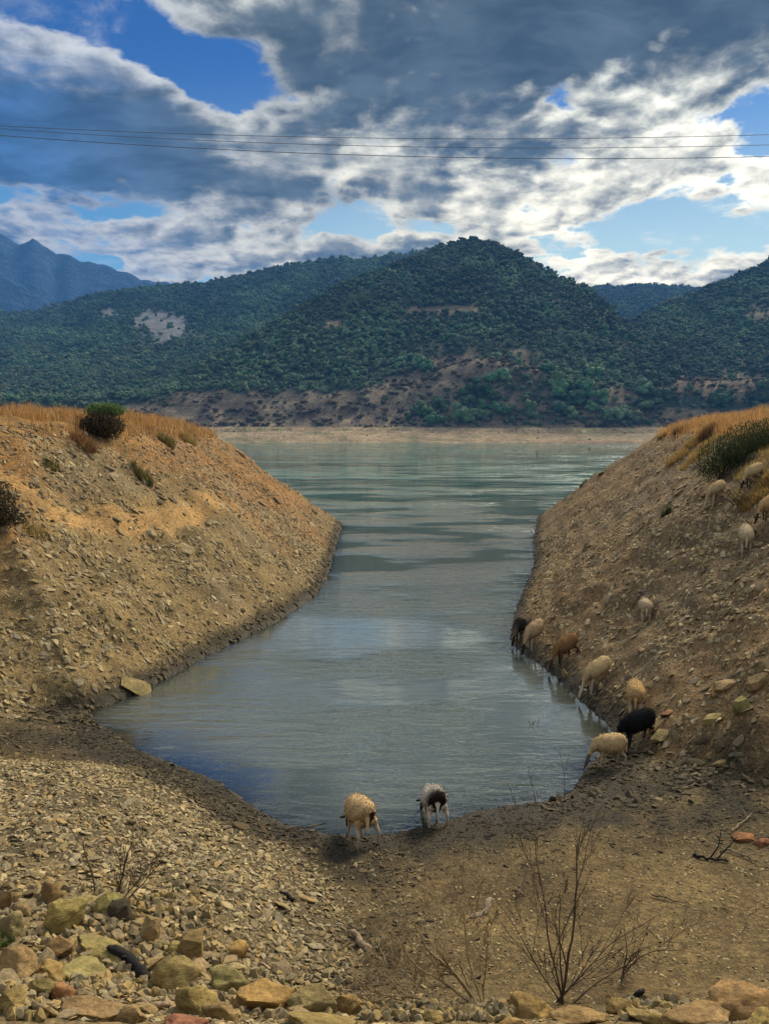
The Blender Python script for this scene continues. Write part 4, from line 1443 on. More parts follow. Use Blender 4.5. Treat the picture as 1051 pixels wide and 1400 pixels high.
def tuft(u, v, rx, n, h0, h1, pal, label, cat, name, lean=0.6, wid=(0.012, 0.028)):
    x, y, z = hit(u, v)
    def smp(k):
        a = RNG.uniform(0, 2 * np.pi, k)
        r_ = np.sqrt(RNG.random(k)) * rx
        X, Y = x + np.cos(a) * r_, y + np.sin(a) * r_
        return np.stack([X, Y, H(X, Y) - 0.02], -1)
    o = grass_obj(name, n, smp, h0, h1, wid[0], wid[1], pal, None, lean, origin=(x, y, z))
    return tag(o, label, cat, 'grass tufts and weeds on the banks')


tuft(195, 655, 0.42, 900, 0.2, 0.5, GREEN + STRAW[:1], 'lone green weed on the orange left bank', 'weed', 'weed')
tuft(910, 706, 0.16, 350, 0.15, 0.38, GREEN, 'small dark green plant alone on the right bank', 'weed', 'weed')
tuft(71, 640, 0.25, 260, 0.12, 0.3, GREEN + STRAW, 'small faded weed left of the pale slab on the left bank', 'weed', 'weed')
tuft(228, 608, 0.40, 700, 0.3, 0.6, STRAW + GREEN, 'yellow green tuft right below the dark dome bush', 'grass tuft', 'grass_tuft')
tuft(258, 606, 0.45, 700, 0.25, 0.55, STRAW, 'yellow tuft at the tip of the left crest', 'grass tuft', 'grass_tuft')
tuft(115, 608, 0.5, 600, 0.2, 0.5, [(0.16, 0.08, 0.03), (0.22, 0.12, 0.05)], 'brown withered tuft left below the dark dome bush', 'grass tuft', 'grass_tuft')
tuft(50, 730, 0.4, 240, 0.1, 0.3, STRAW, 'dry tuft under the dark shrub at the left edge', 'grass tuft', 'grass_tuft')
for u, v, rr, lab in ((938, 615, 0.7, 'highest yellow tuft on the right headland'), (962, 612, 0.8, 'yellow tuft beside the dark brown one on the right headland'),
                      (925, 628, 0.6, 'left yellow tuft of the row above the scree'), (950, 632, 0.7, 'lower yellow tuft touching the green broom'),
                      (1046, 664, 0.35, 'yellow tuft behind the sheep with dark face'), (1030, 682, 0.4, 'yellow tuft between the two sheep at the right edge'), (908, 596, 0.5, 'small yellow tuft at the tip of the right headland')):
    tuft(u, v, rr, 1300, 0.12, 0.40 if u < 1000 else 0.24, STRAW + DRY[:1], lab, 'grass tuft', 'grass_tuft')
tuft(968, 596, 0.55, 900, 0.4, 0.75, [(0.13, 0.075, 0.03), (0.20, 0.12, 0.05)], 'dark brown withered tuft in the orange grass of the right headland', 'grass tuft', 'grass_tuft')
tuft(930, 592, 0.5, 700, 0.3, 0.6, [(0.15, 0.085, 0.035), (0.24, 0.14, 0.06)], 'brown withered tuft at the left end of the right headland grass', 'grass tuft', 'grass_tuft')
tuft(945, 1394, 0.06, 40, 0.06, 0.14, [(0.03, 0.03, 0.02)], 'small dark spiky plant on the bottom edge', 'weed', 'weed')
tuft(2, 1290, 0.14, 120, 0.12, 0.25, [(0.10, 0.14, 0.03)], 'bright green sprig at the left picture edge', 'weed', 'weed')


def leaf_mass(n, centers, leaf, pal, upright=0.0, long=1.0):
    """n little leaf quads spread through a set of ellipsoids (cx,cy,cz,rx,ry,rz)"""
    ce = np.array(centers, float)
    vol = ce[:, 3] * ce[:, 4] * ce[:, 5]
    k = RNG.choice(len(ce), n, p=vol / vol.sum())
    d = RNG.normal(0, 1, (n, 3))
    d /= np.linalg.norm(d, axis=1, keepdims=True)
    r_ = RNG.random(n) ** (1 / 2.2)
    p = ce[k, :3] + d * ce[k, 3:] * r_[:, None]
    nrm = d + RNG.normal(0, 0.7, (n, 3))
    nrm /= np.linalg.norm(nrm, axis=1, keepdims=True)
    ref = RNG.normal(0, 1, (n, 3)) * (1 - upright) + np.array([0, 0, 1]) * upright * 3
    a = np.cross(nrm, ref)
    a /= np.linalg.norm(a, axis=1, keepdims=True) + 1e-9
    b = np.cross(nrm, a)
    s = leaf * RNG.uniform(0.6, 1.3, (n, 1))
    V_ = np.stack([p - a * s * .5, p + b * s * long * .6, p + a * s * .5, p - b * s * long * .6], 1).reshape(-1, 3)
    F_ = np.arange(n * 4).reshape(-1, 4)
    pal = np.array(pal)
    c = pal[RNG.integers(0, len(pal), n)] * RNG.uniform(.7, 1.3, (n, 1))
    return V_, F_, np.repeat(c, 4, 0)


def bush(u, v, parts, label, name='bush', cat='bush', stems=True, group='bushes on the banks'):
    x, y, z = hit(u, v)
    root = empty(name, (x, y, z), label, cat, group)
    for pn, n, cen, leaf, pal, upr, lng in parts:
        V_, F_, cc = leaf_mass(n, cen, leaf, pal, upr, lng)
        me = mesh_np(pn, V_, F_, [M_BLADE], False, {'col': cc})
        link(pn, me, root)
    if stems:
        for _ in range(5):
            V2, F2 = [], []
            branch(V2, F2, (random.gauss(0, .1), random.gauss(0, .1), -0.05), (random.gauss(0, .5), random.gauss(0, .5), 1), 0.9, 0.02, 1, 0.1, 0, .6, 4)
            wood_obj('stem', V2, F2, M_DARKTWIG, root)
    return root


OLIVE = [(0.065, 0.050, 0.026), (0.085, 0.065, 0.03), (0.05, 0.045, 0.022), (0.04, 0.032, 0.02)]
bush(137, 596, [('foliage', 5200, [(0, 0, .48, 1.12, .9, .60), (.45, -.1, .35, .7, .7, .5), (-.5, 0, .35, .6, .7, .45)], 0.055, OLIVE, 0.1, 1.6),
                ('green_shoots', 1900, [(.10, .45, 1.10, .95, .5, .34)], 0.05, [(0.13, 0.20, 0.065), (0.10, 0.16, 0.05)], 0.8, 2.6)],
     'dark dome bush topped with pale green shoots on the left crest', stems=True)
bush(6, 720, [('foliage', 3600, [(-.25, 0, .75, .75, .7, .75), (-.1, -.1, .35, .85, .6, .42), (.35, 0, .25, .4, .4, .25)], 0.05, OLIVE + [(0.06, 0.065, 0.025)], 0.1, 1.6)],
     'dark shrub with dead twigs cut by the left picture edge')
bush(985, 655, [('foliage', 20000, [(0.2, 0, .8, 1.15, .8, .85), (1.5, .6, 1.1, 1.5, 1.0, 1.1), (2.7, 1.4, 1.2, 1.3, 1.2, 1.2), (-.55, -.2, .35, .55, .5, .5)], 0.032,
                 [(0.035, 0.052, 0.016), (0.05, 0.066, 0.02), (0.028, 0.040, 0.013), (0.06, 0.062, 0.024)], 0.75, 3.2)],
     'large dark green broom bush on the slope at the right edge', stems=True)
bush(1010, 690, [('foliage', 300, [(0, 0, .25, .4, .3, .28)], 0.04, STRAW + [(0.10, 0.075, 0.05)], 0.2, 1.6)], 'low dead grey weed between the sheep on the right bank', 'weed', 'weed')

# the tangle of dead twigs at the left shrub
root = empty('dead_twigs', hit(40, 722), 'tangle of pale dead twigs below the left shrub', 'dead twigs')
for _ in range(16):
    V_, F_ = [], []
    branch(V_, F_, (random.gauss(0, .3), random.gauss(0, .3), 0), (random.gauss(0, 1), random.gauss(0, 1), 0.5), 0.55, 0.008, 1, 0.2, 0, .7, 3)
    wood_obj('twig', V_, F_, M_TWIG, root)


# ------------------------------------------------------------------ sheep
def smooth_mesh_from_skeleton(name, V_, E_, R_, root, sub=2):
    me = bpy.data.meshes.new(name)
    me.from_pydata([tuple(v) for v in V_], E_, [])
    o = bpy.data.objects.new(name, me)
    C.objects.link(o)
    md = o.modifiers.new('skin', 'SKIN')
    md.use_smooth_shade = True
    if not me.skin_vertices:
        b = bmesh.new()
        b.from_mesh(me)
        b.verts.layers.skin.verify()
        b.to_mesh(me)
        b.free()
    for i, r in enumerate(R_):
        me.skin_vertices[0].data[i].radius = (r, r)
        me.skin_vertices[0].data[i].use_root = (i == root)
    md2 = o.modifiers.new('sub', 'SUBSURF')
    md2.levels = sub
    dg = bpy.context.evaluated_depsgraph_get()
    out = bpy.data.meshes.new_from_object(o.evaluated_get(dg))
    bpy.data.objects.remove(o)
    bpy.data.meshes.remove(me)
    out.name = name
    return out


def set_cols(me, fn):
    n = len(me.vertices)
    co = np.zeros(n * 3, np.float32)
    me.vertices.foreach_get('co', co)
    co = co.reshape(-1, 3)
    cols = fn(co).astype(np.float32)
    a = me.attributes.new('col', 'FLOAT_VECTOR', 'POINT')
    a.data.foreach_set('vector', cols.ravel())
    return co


def make_sheep(u, v, heading, fleece_col, face_col, leg_col, head, label, scale=1.0, patch=None, step=0.0, horns=False, turn=0.0, hindspread=0.0):
    """head: 'drink', 'graze' or 'up'; heading in degrees, 0 = towards +X, 90 = away from the camera"""
    x0, y0, _ = hit(u, v)
    a = math.radians(heading)
    ca, sa = math.cos(a), math.sin(a)
    def ground(lx, ly):
        return float(H(x0 + (lx * ca - ly * sa) * scale, y0 + (lx * sa + ly * ca) * scale))
    z0 = ground(0, 0)
    gl = (ground(0.26, 0) - ground(-0.26, 0)) / 0.52 / scale
    bt = max(-0.34, min(0.34, gl * 0.6))
    # joints in the sheep's own frame, x forward
    ND = {}
    def put(k, x, y, z, r, par=None):
        ND[k] = (Vector((x, y, z)), r, par)
    put('pelvis', -0.30, 0, 0.555, .130)
    put('rump', -0.42, 0, 0.55, .085, 'pelvis')
    put('tail', -0.50, 0.0, 0.47, .030, 'rump')
    put('tail_tip', -0.52, 0.01, 0.30, .018, 'tail')
    put('belly', -0.02, 0, 0.525, .165, 'pelvis')
    put('chest', 0.24, 0, 0.535, .145, 'belly')
    put('neck', 0.38, 0, 0.58, .090, 'chest')
    t = math.radians(turn)
    def nk(d, side, z):
        """neck and head points, swung sideways by the head's turn"""
        return 0.38 + d * math.cos(t), d * math.sin(t) + side, z
    if head == 'up':
        pts = [((0.10, 0, 0.70), .070), ((0.16, 0, 0.82), .062), ((0.20, 0, 0.90), .066), ((0.29, 0, 0.86), .050), ((0.37, 0, 0.81), .036)]
    elif head == 'side':
        pts = [((0.11, 0, 0.54), .068), ((0.19, 0, 0.50), .052), ((0.245, 0, 0.47), .064), ((0.33, 0, 0.39), .048), ((0.385, 0, 0.33), .034)]
    elif head == 'graze':
        pts = [((0.14, 0, 0.46), .056), ((0.225, 0, 0.32), .038), ((0.25, 0, 0.255), .052), ((0.315, 0, 0.16), .038), ((0.355, 0, 0.085), .026)]
    else:
        pts = [((0.16, 0, 0.45), .056), ((0.265, 0, 0.315), .038), ((0.295, 0, 0.235), .052), ((0.345, 0, 0.13), .038), ((0.375, 0, 0.045), .026)]
    prev = 'neck'
    for i, ((d, s, z), r) in enumerate(pts):
        kx, ky, kz = nk(d, s, z)
        put('h%d' % i, kx, ky, kz, r, prev)
        prev = 'h%d' % i
    for sd, nm in ((1, 'l'), (-1, 'r')):
        st = step * sd
        put('fs' + nm, 0.23, .085 * sd, .44, .062, 'chest')
        put('fk' + nm, 0.24 + st * .5, .095 * sd, .25, .034, 'fs' + nm)
        put('ff' + nm, 0.24 + st, .10 * sd, .075, .023, 'fk' + nm)
        put('fh' + nm, 0.26 + st, .10 * sd, .015, .027, 'ff' + nm)
        hs_ = hindspread * (1 if sd < 0 else 0.2) * sd
        put('hs' + nm, -0.33, .095 * sd + hs_ * .3, .45, .088, 'pelvis')
        put('hk' + nm, -0.27 - st * .5, .115 * sd + hs_ * .6, .34, .055, 'hs' + nm)
        put('hc' + nm, -0.40 - st, .115 * sd + hs_ * .85, .225, .031, 'hk' + nm)
        put('hf' + nm, -0.37 - st, .115 * sd + hs_, .075, .023, 'hc' + nm)
        put('hh' + nm, -0.35 - st, .115 * sd + hs_, .015, .027, 'hf' + nm)
    LEN = 0.80
    hx, hy, _z = ND['h4'][0]
    hx *= LEN
    gm = max(ground(hx, hy), 0.0 if head == 'drink' else -9) - z0
    def warp(p):
        """follow the slope: body along it, hooves and muzzle on the ground"""
        p = Vector((p.x * LEN, p.y, p.z))
        g = (ground(p.x, p.y) - z0) / scale
        w = min(max(1 - p.z / 0.42, 0), 1)
        body = bt * p.x
        dz = body * (1 - w) + g * w
        if p.x > 0.33 and head not in ('up', 'side'):
            f = min((p.x - 0.33) / 0.20, 1)
            dz = dz * (1 - f) + max(min(gm / scale, body + 0.10), body - 0.09) * f
        return Vector((p.x, p.y, p.z + dz))
    keys = list(ND)
    V_ = [warp(ND[k][0]) for k in keys]
    E_ = [(keys.index(ND[k][2]), keys.index(k)) for k in keys if ND[k][2]]
    R_ = [ND[k][1] for k in keys]
    root = empty('sheep', (x0, y0, z0), label, 'sheep', 'sheep on the shore')
    root.rotation_euler = (0, 0, a)
    root.scale = (scale,) * 3
    body = smooth_mesh_from_skeleton('body', V_, E_, R_, 0)
    hd = np.array([V_[keys.index('h%d' % i)][:] for i in range(1, 5)])
    fc, lc, wc = np.array(face_col), np.array(leg_col), np.array(fleece_col)
    fidx = [keys.index(k) for k in keys if k[0] in 'fh' and k[1] in 'kfch' and k[-1] in 'lr']
    ft = np.array([V_[i][:] for i in fidx])
    def bc(co):
        dh = np.min(np.linalg.norm(co[:, None] - hd[None], axis=2), 1)
        dl = np.min(np.linalg.norm(co[:, None] - ft[None], axis=2), 1)
        f = smoothstep(0.13, 0.07, dh)[:, None]
        l = smoothstep(0.15, 0.08, dl)[:, None]
        c = wc * (1 - l) + lc * l
        c = c * (1 - f) + fc * f
        return c
    set_cols(body, bc)
    body.materials.clear()
    body.materials.append(M_FUR)
    link('body', body, root)
    # fleece: lumpy coat round trunk and neck
    path = [(-0.475, 0, .53, .03, .05), (-0.46, 0, .535, .09, .10), (-0.40, 0, .55, .165, .18), (-0.28, 0, .56, .205, .215), (-0.12, 0, .55, .225, .23), (0.05, 0, .54, .225, .235),
            (0.20, 0, .545, .205, .22), (0.30, 0, .56, .165, .19), (0.38, 0, .58, .115, .135)]
    nb = [ND['h%d' % i][0] for i in range(2)]
    path += [((0.38 + nb[0].x) / 2, nb[0].y / 2, (0.58 + nb[0].z) / 2, .095, .11), (nb[0].x, nb[0].y, nb[0].z, .066, .072),
             (nb[0].x * .75 + nb[1].x * .25, nb[0].y * .75 + nb[1].y * .25, nb[0].z * .75 + nb[1].z * .25, .040, .042)]
    P = np.array(path)
    tt = np.linspace(0, len(P) - 1, 34)
    P = np.stack([np.interp(tt, np.arange(len(P)), P[:, k]) for k in range(5)], 1)
    ns = 22
    from mathutils import noise as mn
    FV, FF = [], []
    raw = []
    for i in range(len(P)):
        c = Vector(P[i, :3])
        tg = (Vector(P[min(i + 1, len(P) - 1), :3]) - Vector(P[max(i - 1, 0), :3])).normalized()
        sx = Vector((-tg.y, tg.x, 0)) if abs(tg.z) < 0.999 else Vector((0, 1, 0))
        if sx.length < 0.05:
            sx = Vector((0, 1, 0))
        sx.normalize()
        uz = sx.cross(tg) * -1
        if uz.z < 0 and abs(tg.z) < 0.9:
            uz = -uz
        for k in range(ns):
            an = 2 * math.pi * k / ns
            d_ = sx * math.cos(an) * P[i, 3] + uz * math.sin(an) * P[i, 4] * (1.08 if math.sin(an) < 0 else 1.0)
            q = c + d_
            nz = mn.fractal(q * 13 + Vector((u, v, 0)), 0.9, 2.0, 4)
            q = c + d_ * (1.0 + 0.11 * nz)
            raw.append(q.copy())
            FV.append(warp(q))
    for i in range(len(P) - 1):
        for k in range(ns):
            k2 = (k + 1) % ns
            FF.append((i * ns + k, i * ns + k2, (i + 1) * ns + k2, (i + 1) * ns + k))
    # locks of wool standing off the coat
    base_n = len(FV)
    cols_src = list(range(base_n))
    rr = random.Random(int(u * 7 + v))
    for i in range(1, len(P) - 2):
        c = Vector(P[i, :3])
        for k in range(ns):
            for _ in range(2):
                j = i * ns + k
                q = raw[j]
                n_ = (q - c).normalized()
                tdir = (n_ * 0.5 + Vector((rr.gauss(-.2, .5), rr.gauss(0, .5), rr.gauss(-.35, .4)))).normalized()
                q0 = q + Vector((rr.gauss(0, .012), rr.gauss(0, .012), rr.gauss(0, .012))) - n_ * 0.006
                sd_ = tdir.cross(n_)
                if sd_.length < .1:
                    continue
                sd_ = sd_.normalized() * 0.010
                b0 = len(FV)
                FV += [warp(q0 - sd_), warp(q0 + sd_), warp(q0 + sd_ * .5 + tdir * .034), warp(q0 - sd_ * .5 + tdir * .040)]
                raw += [q, q, q, q]
                FF.append((b0, b0 + 1, b0 + 2, b0 + 3))
    RW = np.array([r[:] for r in raw])
    cl_ = np.tile(wc, (len(RW), 1))
    # grubby belly and rump, paler back: stains of the coat itself
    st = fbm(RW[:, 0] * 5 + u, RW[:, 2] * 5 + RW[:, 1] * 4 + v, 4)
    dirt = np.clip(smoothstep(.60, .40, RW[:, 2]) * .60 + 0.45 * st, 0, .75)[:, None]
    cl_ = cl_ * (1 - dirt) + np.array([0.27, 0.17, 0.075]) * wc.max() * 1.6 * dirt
    if patch is not None:
        cl_ = patch(RW, cl_)
    fl = mesh_np('fleece', [tuple(p) for p in FV], FF, [M_WOOL], True, {'col': cl_})
    link('fleece', fl, root)
    # ears, eyes and horns on the head
    h1, h2, h3 = (Vector(V_[keys.index(k)]) for k in ('h1', 'h2', 'h3'))
    fw = (h3 - h2).normalized()
    sdv = Vector((-math.sin(t), math.cos(t), 0))
    up_ = sdv.cross(fw) * -1
    if up_.dot(h2 - h1) < 0 and head == 'up':
        pass
    for sd in (1, -1):
        b = bmesh.new()
        bmesh.ops.create_uvsphere(b, u_segments=8, v_segments=6, radius=1)
        me = bpy.data.meshes.new('ear')
        ax = (sdv * sd * 0.9 - fw * 0.35 + Vector((0, 0, -0.15))).normalized()
        bx_ = ax.cross(fw).normalized()
        cx_ = ax.cross(bx_)
        for vv in b.verts:
            q = vv.co
            vv.co = h2 - fw * 0.03 + ax * (0.045 + 0.066 + q.x * 0.070) + cx_ * q.y * 0.030 + bx_ * q.z * 0.010
        b.to_mesh(me)
        b.free()
        me.materials.append(M_FUR)
        set_cols(me, lambda co: np.tile(fc * 0.9, (len(co), 1)))
        link('ear', me, root)
        b = bmesh.new()
        bmesh.ops.create_uvsphere(b, u_segments=8, v_segments=6, radius=0.012, matrix=Matrix.Translation(h2 + fw * 0.055 + sdv * sd * 0.040 - fw.cross(sdv) * 0.0))
        me = bpy.data.meshes.new('eye')
        b.to_mesh(me)
        b.free()
        me.materials.append(M_EYE)
        link('eye', me, root)
    if horns:
        for sd in (1, -1):
            HV, HF = [], []
            p = h2 - fw * 0.03 + sdv * sd * 0.035
            pp = [p, p - fw * .07 + sdv * sd * .05, p - fw * .12 + sdv * sd * .13, p - fw * .10 + sdv * sd * .20]
            tube(HV, HF, pp, [.018, .015, .010, .003], 6)
            wood_obj('horn', HV, HF, M_HOOF, root)
    return root


CREAM, IVORY, SAND, BROWNW, BLACK = (0.54, 0.39, 0.195), (0.56, 0.44, 0.27), (0.54, 0.36, 0.155), (0.23, 0.125, 0.050), (0.012, 0.011, 0.011)
DKFACE, PALEFACE, BRFACE = (0.022, 0.016, 0.012), (0.42, 0.33, 0.22), (0.10, 0.06, 0.035)


def patch_at(cx, cz, rx, rz, col, side=None, hard=0.25):
    def f(R, c):
        q = np.hypot((R[:, 0] - cx) / rx, (R[:, 2] - cz) / rz) + 0.25 * fbm(R[:, 0] * 9, R[:, 2] * 9 + R[:, 1] * 7, 3)
        w = smoothstep(1 + hard, 1 - hard, q)
        if side is not None:
            w = w * smoothstep(-0.05, 0.03, R[:, 1] * side)
        return c * (1 - w[:, None]) + np.array(col) * w[:, None]
    return f


def rump_patch(cy, cz, ry, rz, col, xmax=-0.3):
    def f(R, c):
        q = np.hypot((R[:, 1] - cy) / ry, (R[:, 2] - cz) / rz) + 0.2 * fbm(R[:, 1] * 9, R[:, 2] * 9, 3)
        w = smoothstep(1.2, 0.8, q) * smoothstep(xmax + .06, xmax - .04, R[:, 0])
        return c * (1 - w[:, None]) + np.array(col) * w[:, None]
    return f


make_sheep(491, 1150, 112, CREAM, BRFACE, (0.40, 0.32, 0.22), 'drink', 'cream sheep with dark patch on its rump drinking at the near shore', 1.06, rump_patch(-0.09, .50, .075, .13, (0.05, 0.03, 0.02)), 0.05, hindspread=0.14)
make_sheep(592, 1126, 98, (0.60, 0.55, 0.46), DKFACE, (0.46, 0.40, 0.30), 'drink', 'black and white piebald sheep drinking right of the cream one', 1.02, rump_patch(-0.01, .53, .185, .235, (0.03, 0.02, 0.016), 0.18), 0.05, hindspread=0.10, turn=18)
make_sheep(832, 1046, 184, CREAM, (0.11, 0.085, 0.07), (0.36, 0.29, 0.19), 'drink', 'cream sheep with grey face drinking in front of the black sheep', 0.90, None, 0.06)
make_sheep(870, 1017, 190, BLACK, BLACK, BLACK, 'drink', 'all black sheep standing behind the drinking cream sheep', 1.0, None, 0.05)
make_sheep(867, 974, 74, SAND, BRFACE, PALEFACE, 'graze', 'sand coloured sheep seen from behind above the black sheep', 1.0, None, 0.02)
make_sheep(815, 940, 204, CREAM, (0.45, 0.37, 0.25), PALEFACE, 'graze', 'cream sheep with pale face stepping down to the water', 1.0, None, 0.09)
make_sheep(772, 905, 206, BROWNW, (0.05, 0.03, 0.018), (0.06, 0.035, 0.02), 'drink', 'brown sheep drinking at the right shore', 1.02, None, 0.08)
make_sheep(729, 883, 222, (0.42, 0.30, 0.16), DKFACE, PALEFACE, 'drink', 'tan sheep with dark face drinking beside the grey brown one', 1.02, None, 0.06)
make_sheep(713, 873, 228, (0.16, 0.12, 0.08), DKFACE, (0.05, 0.04, 0.03), 'drink', 'dark grey brown sheep drinking furthest along the right shore', 1.0, patch_at(0.28, .58, .22, .3, (0.03, 0.024, 0.02)), 0.06)
make_sheep(881, 849, 78, IVORY, (0.09, 0.06, 0.05), PALEFACE, 'up', 'white sheep seen from behind with raised dark head on the scree', 0.86, None, 0.02, turn=28)
make_sheep(977, 687, 205, CREAM, (0.40, 0.31, 0.20), PALEFACE, 'graze', 'cream sheep with pale face grazing below the green broom', 0.88, None, 0.05)
make_sheep(1028, 663, 200, CREAM, DKFACE, (0.06, 0.045, 0.03), 'graze', 'cream sheep with black face and legs grazing right of the broom', 0.86, None, 0.05)
make_sheep(1051, 708, 195, SAND, DKFACE, (0.06, 0.045, 0.03), 'graze', 'sand coloured sheep with dark face half cut off by the right edge', 0.88, None, 0.05)
make_sheep(1018, 752, 70, IVORY, DKFACE, (0.36, 0.30, 0.22), 'side', 'white sheep with black head turned right seen from behind', 0.92, None, 0.03, turn=-68)


# ------------------------------------------------------------------ trees and shrubs of the far hills
def tree_mesh(name, mat, seed, nblob, nleaf, squash=0.8, core_sub=1, leaf=0.16):
    """unit crown (about 1 m wide): clumps of leaves round irregular cores"""
    r = np.random.default_rng(seed)
    Vs, Fs = [], []
    off = 0
    bm = bmesh.new()
    bmesh.ops.create_icosphere(bm, subdivisions=core_sub, radius=1.0)
    bv = np.array([v.co[:] for v in bm.verts])
    bf = np.array([[v.index for v in f.verts] for f in bm.faces])
    bm.free()
    cen = []
    for i in range(nblob):
        a = r.uniform(0, 2 * np.pi)
        rr = 0.30 * np.sqrt(r.random())
        c = np.array([np.cos(a) * rr, np.sin(a) * rr, 0.22 + 0.5 * r.random() * squash])
        s = r.uniform(0.16, 0.26)
        cen.append((*c, s, s, s * 0.85))
        v = bv * (1 + r.normal(0, 0.14, (len(bv), 1))) * np.array([s, s, s * .85]) * 0.88 + c
        Vs.append(v)
        Fs.append(bf + off)
        off += len(v)
    ce = np.array(cen)
    k = r.integers(0, nblob, nleaf)
    d = r.normal(0, 1, (nleaf, 3))
    d[:, 2] = np.abs(d[:, 2]) * 0.9 - 0.15
    d /= np.linalg.norm(d, axis=1, keepdims=True)
    p = ce[k, :3] + d * ce[k, 3:] * r.uniform(0.85, 1.2, (nleaf, 1))
    nr = d + r.normal(0, .5, (nleaf, 3))
    nr /= np.linalg.norm(nr, axis=1, keepdims=True)
    a_ = np.cross(nr, r.normal(0, 1, (nleaf, 3)))
    a_ /= np.linalg.norm(a_, axis=1, keepdims=True)
    b_ = np.cross(nr, a_)
    s = leaf * r.uniform(.5, 1.2, (nleaf, 1))
    q = np.stack([p - a_ * s * .5, p + b_ * s * .5, p + a_ * s * .5], 1).reshape(-1, 3)
    Vs.append(q)
    Fs.append(np.arange(nleaf * 3).reshape(-1, 3) + off)
    return mesh_np(name, np.concatenate(Vs), np.concatenate(Fs), [mat], False)


FOREST_COL = variants('forest_kinds', [tree_mesh('tree_crown', M_LEAF_I, 900 + i, 7, 150, random.uniform(.7, 1.1), 1, 0.14) for i in range(6)])
SCRUB_COL = variants('scrub_kinds', [tree_mesh('shrub', M_LEAF_I, 950 + i, 5, 70, 0.5, 1, 0.16) for i in range(4)])


def hill_points(cell, d0, d1, tmax=0.62):
    gx = np.arange(-tmax * d1, tmax * d1, cell)
    gy = np.arange(d0, d1, cell)
    X, Y = np.meshgrid(gx, gy)
    X = (X + RNG.uniform(-.48, .48, X.shape) * cell).ravel()
    Y = (Y + RNG.uniform(-.48, .48, Y.shape) * cell).ravel()
    T = X / Y
    k = np.abs(T) < tmax
    X, Y, T = X[k], Y[k], T[k]
    Z = hill_at(T, Y)
    return X, Y, Z, T


def tree_tint(u, v, d, n):
    """dark holm oak green, yellower olive green low on the slopes, by patches"""
    patch = fbm(u / 38.0 + 9, v / 16.0, 4)
    a = np.array([0.046, 0.074, 0.042])
    b = np.array([0.090, 0.165, 0.078])
    c = np.array([0.150, 0.180, 0.095])
    low = smoothstep(420, 500, v) * (u < 860)
    f = np.clip(0.34 + 1.5 * patch + 0.55 * low + RNG.normal(0, .18, n), 0, 1)[:, None]
    t = a * (1 - f) + b * f
    g = np.clip(RNG.normal(-0.35, .45, n) + 0.5 * low, 0, 1)[:, None]
    t = t * (1 - g) + c * g
    t = t * (1 + 0.55 * fbm(u / 70.0 + 30, v / 30.0, 3))[:, None]
    return t * RNG.uniform(.75, 1.25, (n, 1))


pts_all = []
for cell, d0, d1 in ((5.6, 556, 1000), (7.4, 1000, 1500), (9.5, 1500, 2250)):
    X, Y, Z, T = hill_points(cell, d0, d1)
    u, v = hill_px(T, Y)
    bare = bare_mask(u, v)
    dens = fbm(X / 60.0, Y / 60.0, 3)
    front = (Y < 640) & (u > 555) & (u < 905)
    k = (RNG.random(len(X)) > bare * 1.02) & (Z > 10.5) & (dens > -0.75)
    # the green wood standing straight behind the beach
    k |= front & (Z > 9.8) & (v < 583) & (v > np.interp(u, [555, 640, 700, 800, 905], [560, 530, 505, 540, 556])) & (RNG.random(len(X)) < np.interp(u, [555, 590, 640, 820, 905], [.35, .65, .95, .95, .6]))
    sizes = cell * np.clip(np.exp(RNG.normal(0.14, 0.26, len(X)) + 0.30 * fbm(X / 28.0, Y / 28.0, 2)), 0.6, 1.9)
    pts_all.append(np.stack([X, Y, Z, T, u, v, sizes], -1)[k])
PT = np.concatenate(pts_all)
inframe = (np.abs(PT[:, 3]) < 0.51)
vis_z = PT[:, 5]
score = np.where(inframe & (PT[:, 4] > 180) & ~((PT[:, 4] > 905) & (PT[:, 5] > 556)), PT[:, 6] / PT[:, 1], 0)
order = np.argsort(-score)
NEAR = PT[order[:240]]
REST = PT[order[240:]]
n_ = len(REST)
s_ = REST[:, 6]
scatter('forest', REST[:, :3] - np.stack([0 * s_, 0 * s_, 0.10 * s_], -1), np.stack([0 * s_, 0 * s_, RNG.uniform(-3, 3, n_)], -1),
        np.stack([s_, s_, s_ * RNG.uniform(.75, 1.15, n_)], -1), RNG.integers(0, 6, n_), tree_tint(REST[:, 4], REST[:, 5], REST[:, 1], n_), FOREST_COL,
        'dense oak forest covering the hills')

CROWNS = [tree_mesh('crown', M_LEAF_O, 800 + i, 9, 620, random.uniform(.75, 1.2), 2, 0.085) for i in range(6)]
V_, F_ = [], []
tube(V_, F_, [(0, 0, -0.12), (0.01, 0, 0.15), (-0.01, 0.01, 0.42)], [0.045, 0.035, 0.02], 7)
tube(V_, F_, [(0, 0, 0.2), (0.12, 0.05, 0.42)], [0.022, 0.01], 5)
tube(V_, F_, [(0, 0, 0.18), (-0.12, -0.04, 0.40)], [0.022, 0.01], 5)
TRUNK = mesh_np('trunk', [tuple(v) for v in V_], F_, [M_BARK], True)
tn = tree_tint(NEAR[:, 4], NEAR[:, 5], NEAR[:, 1], len(NEAR))


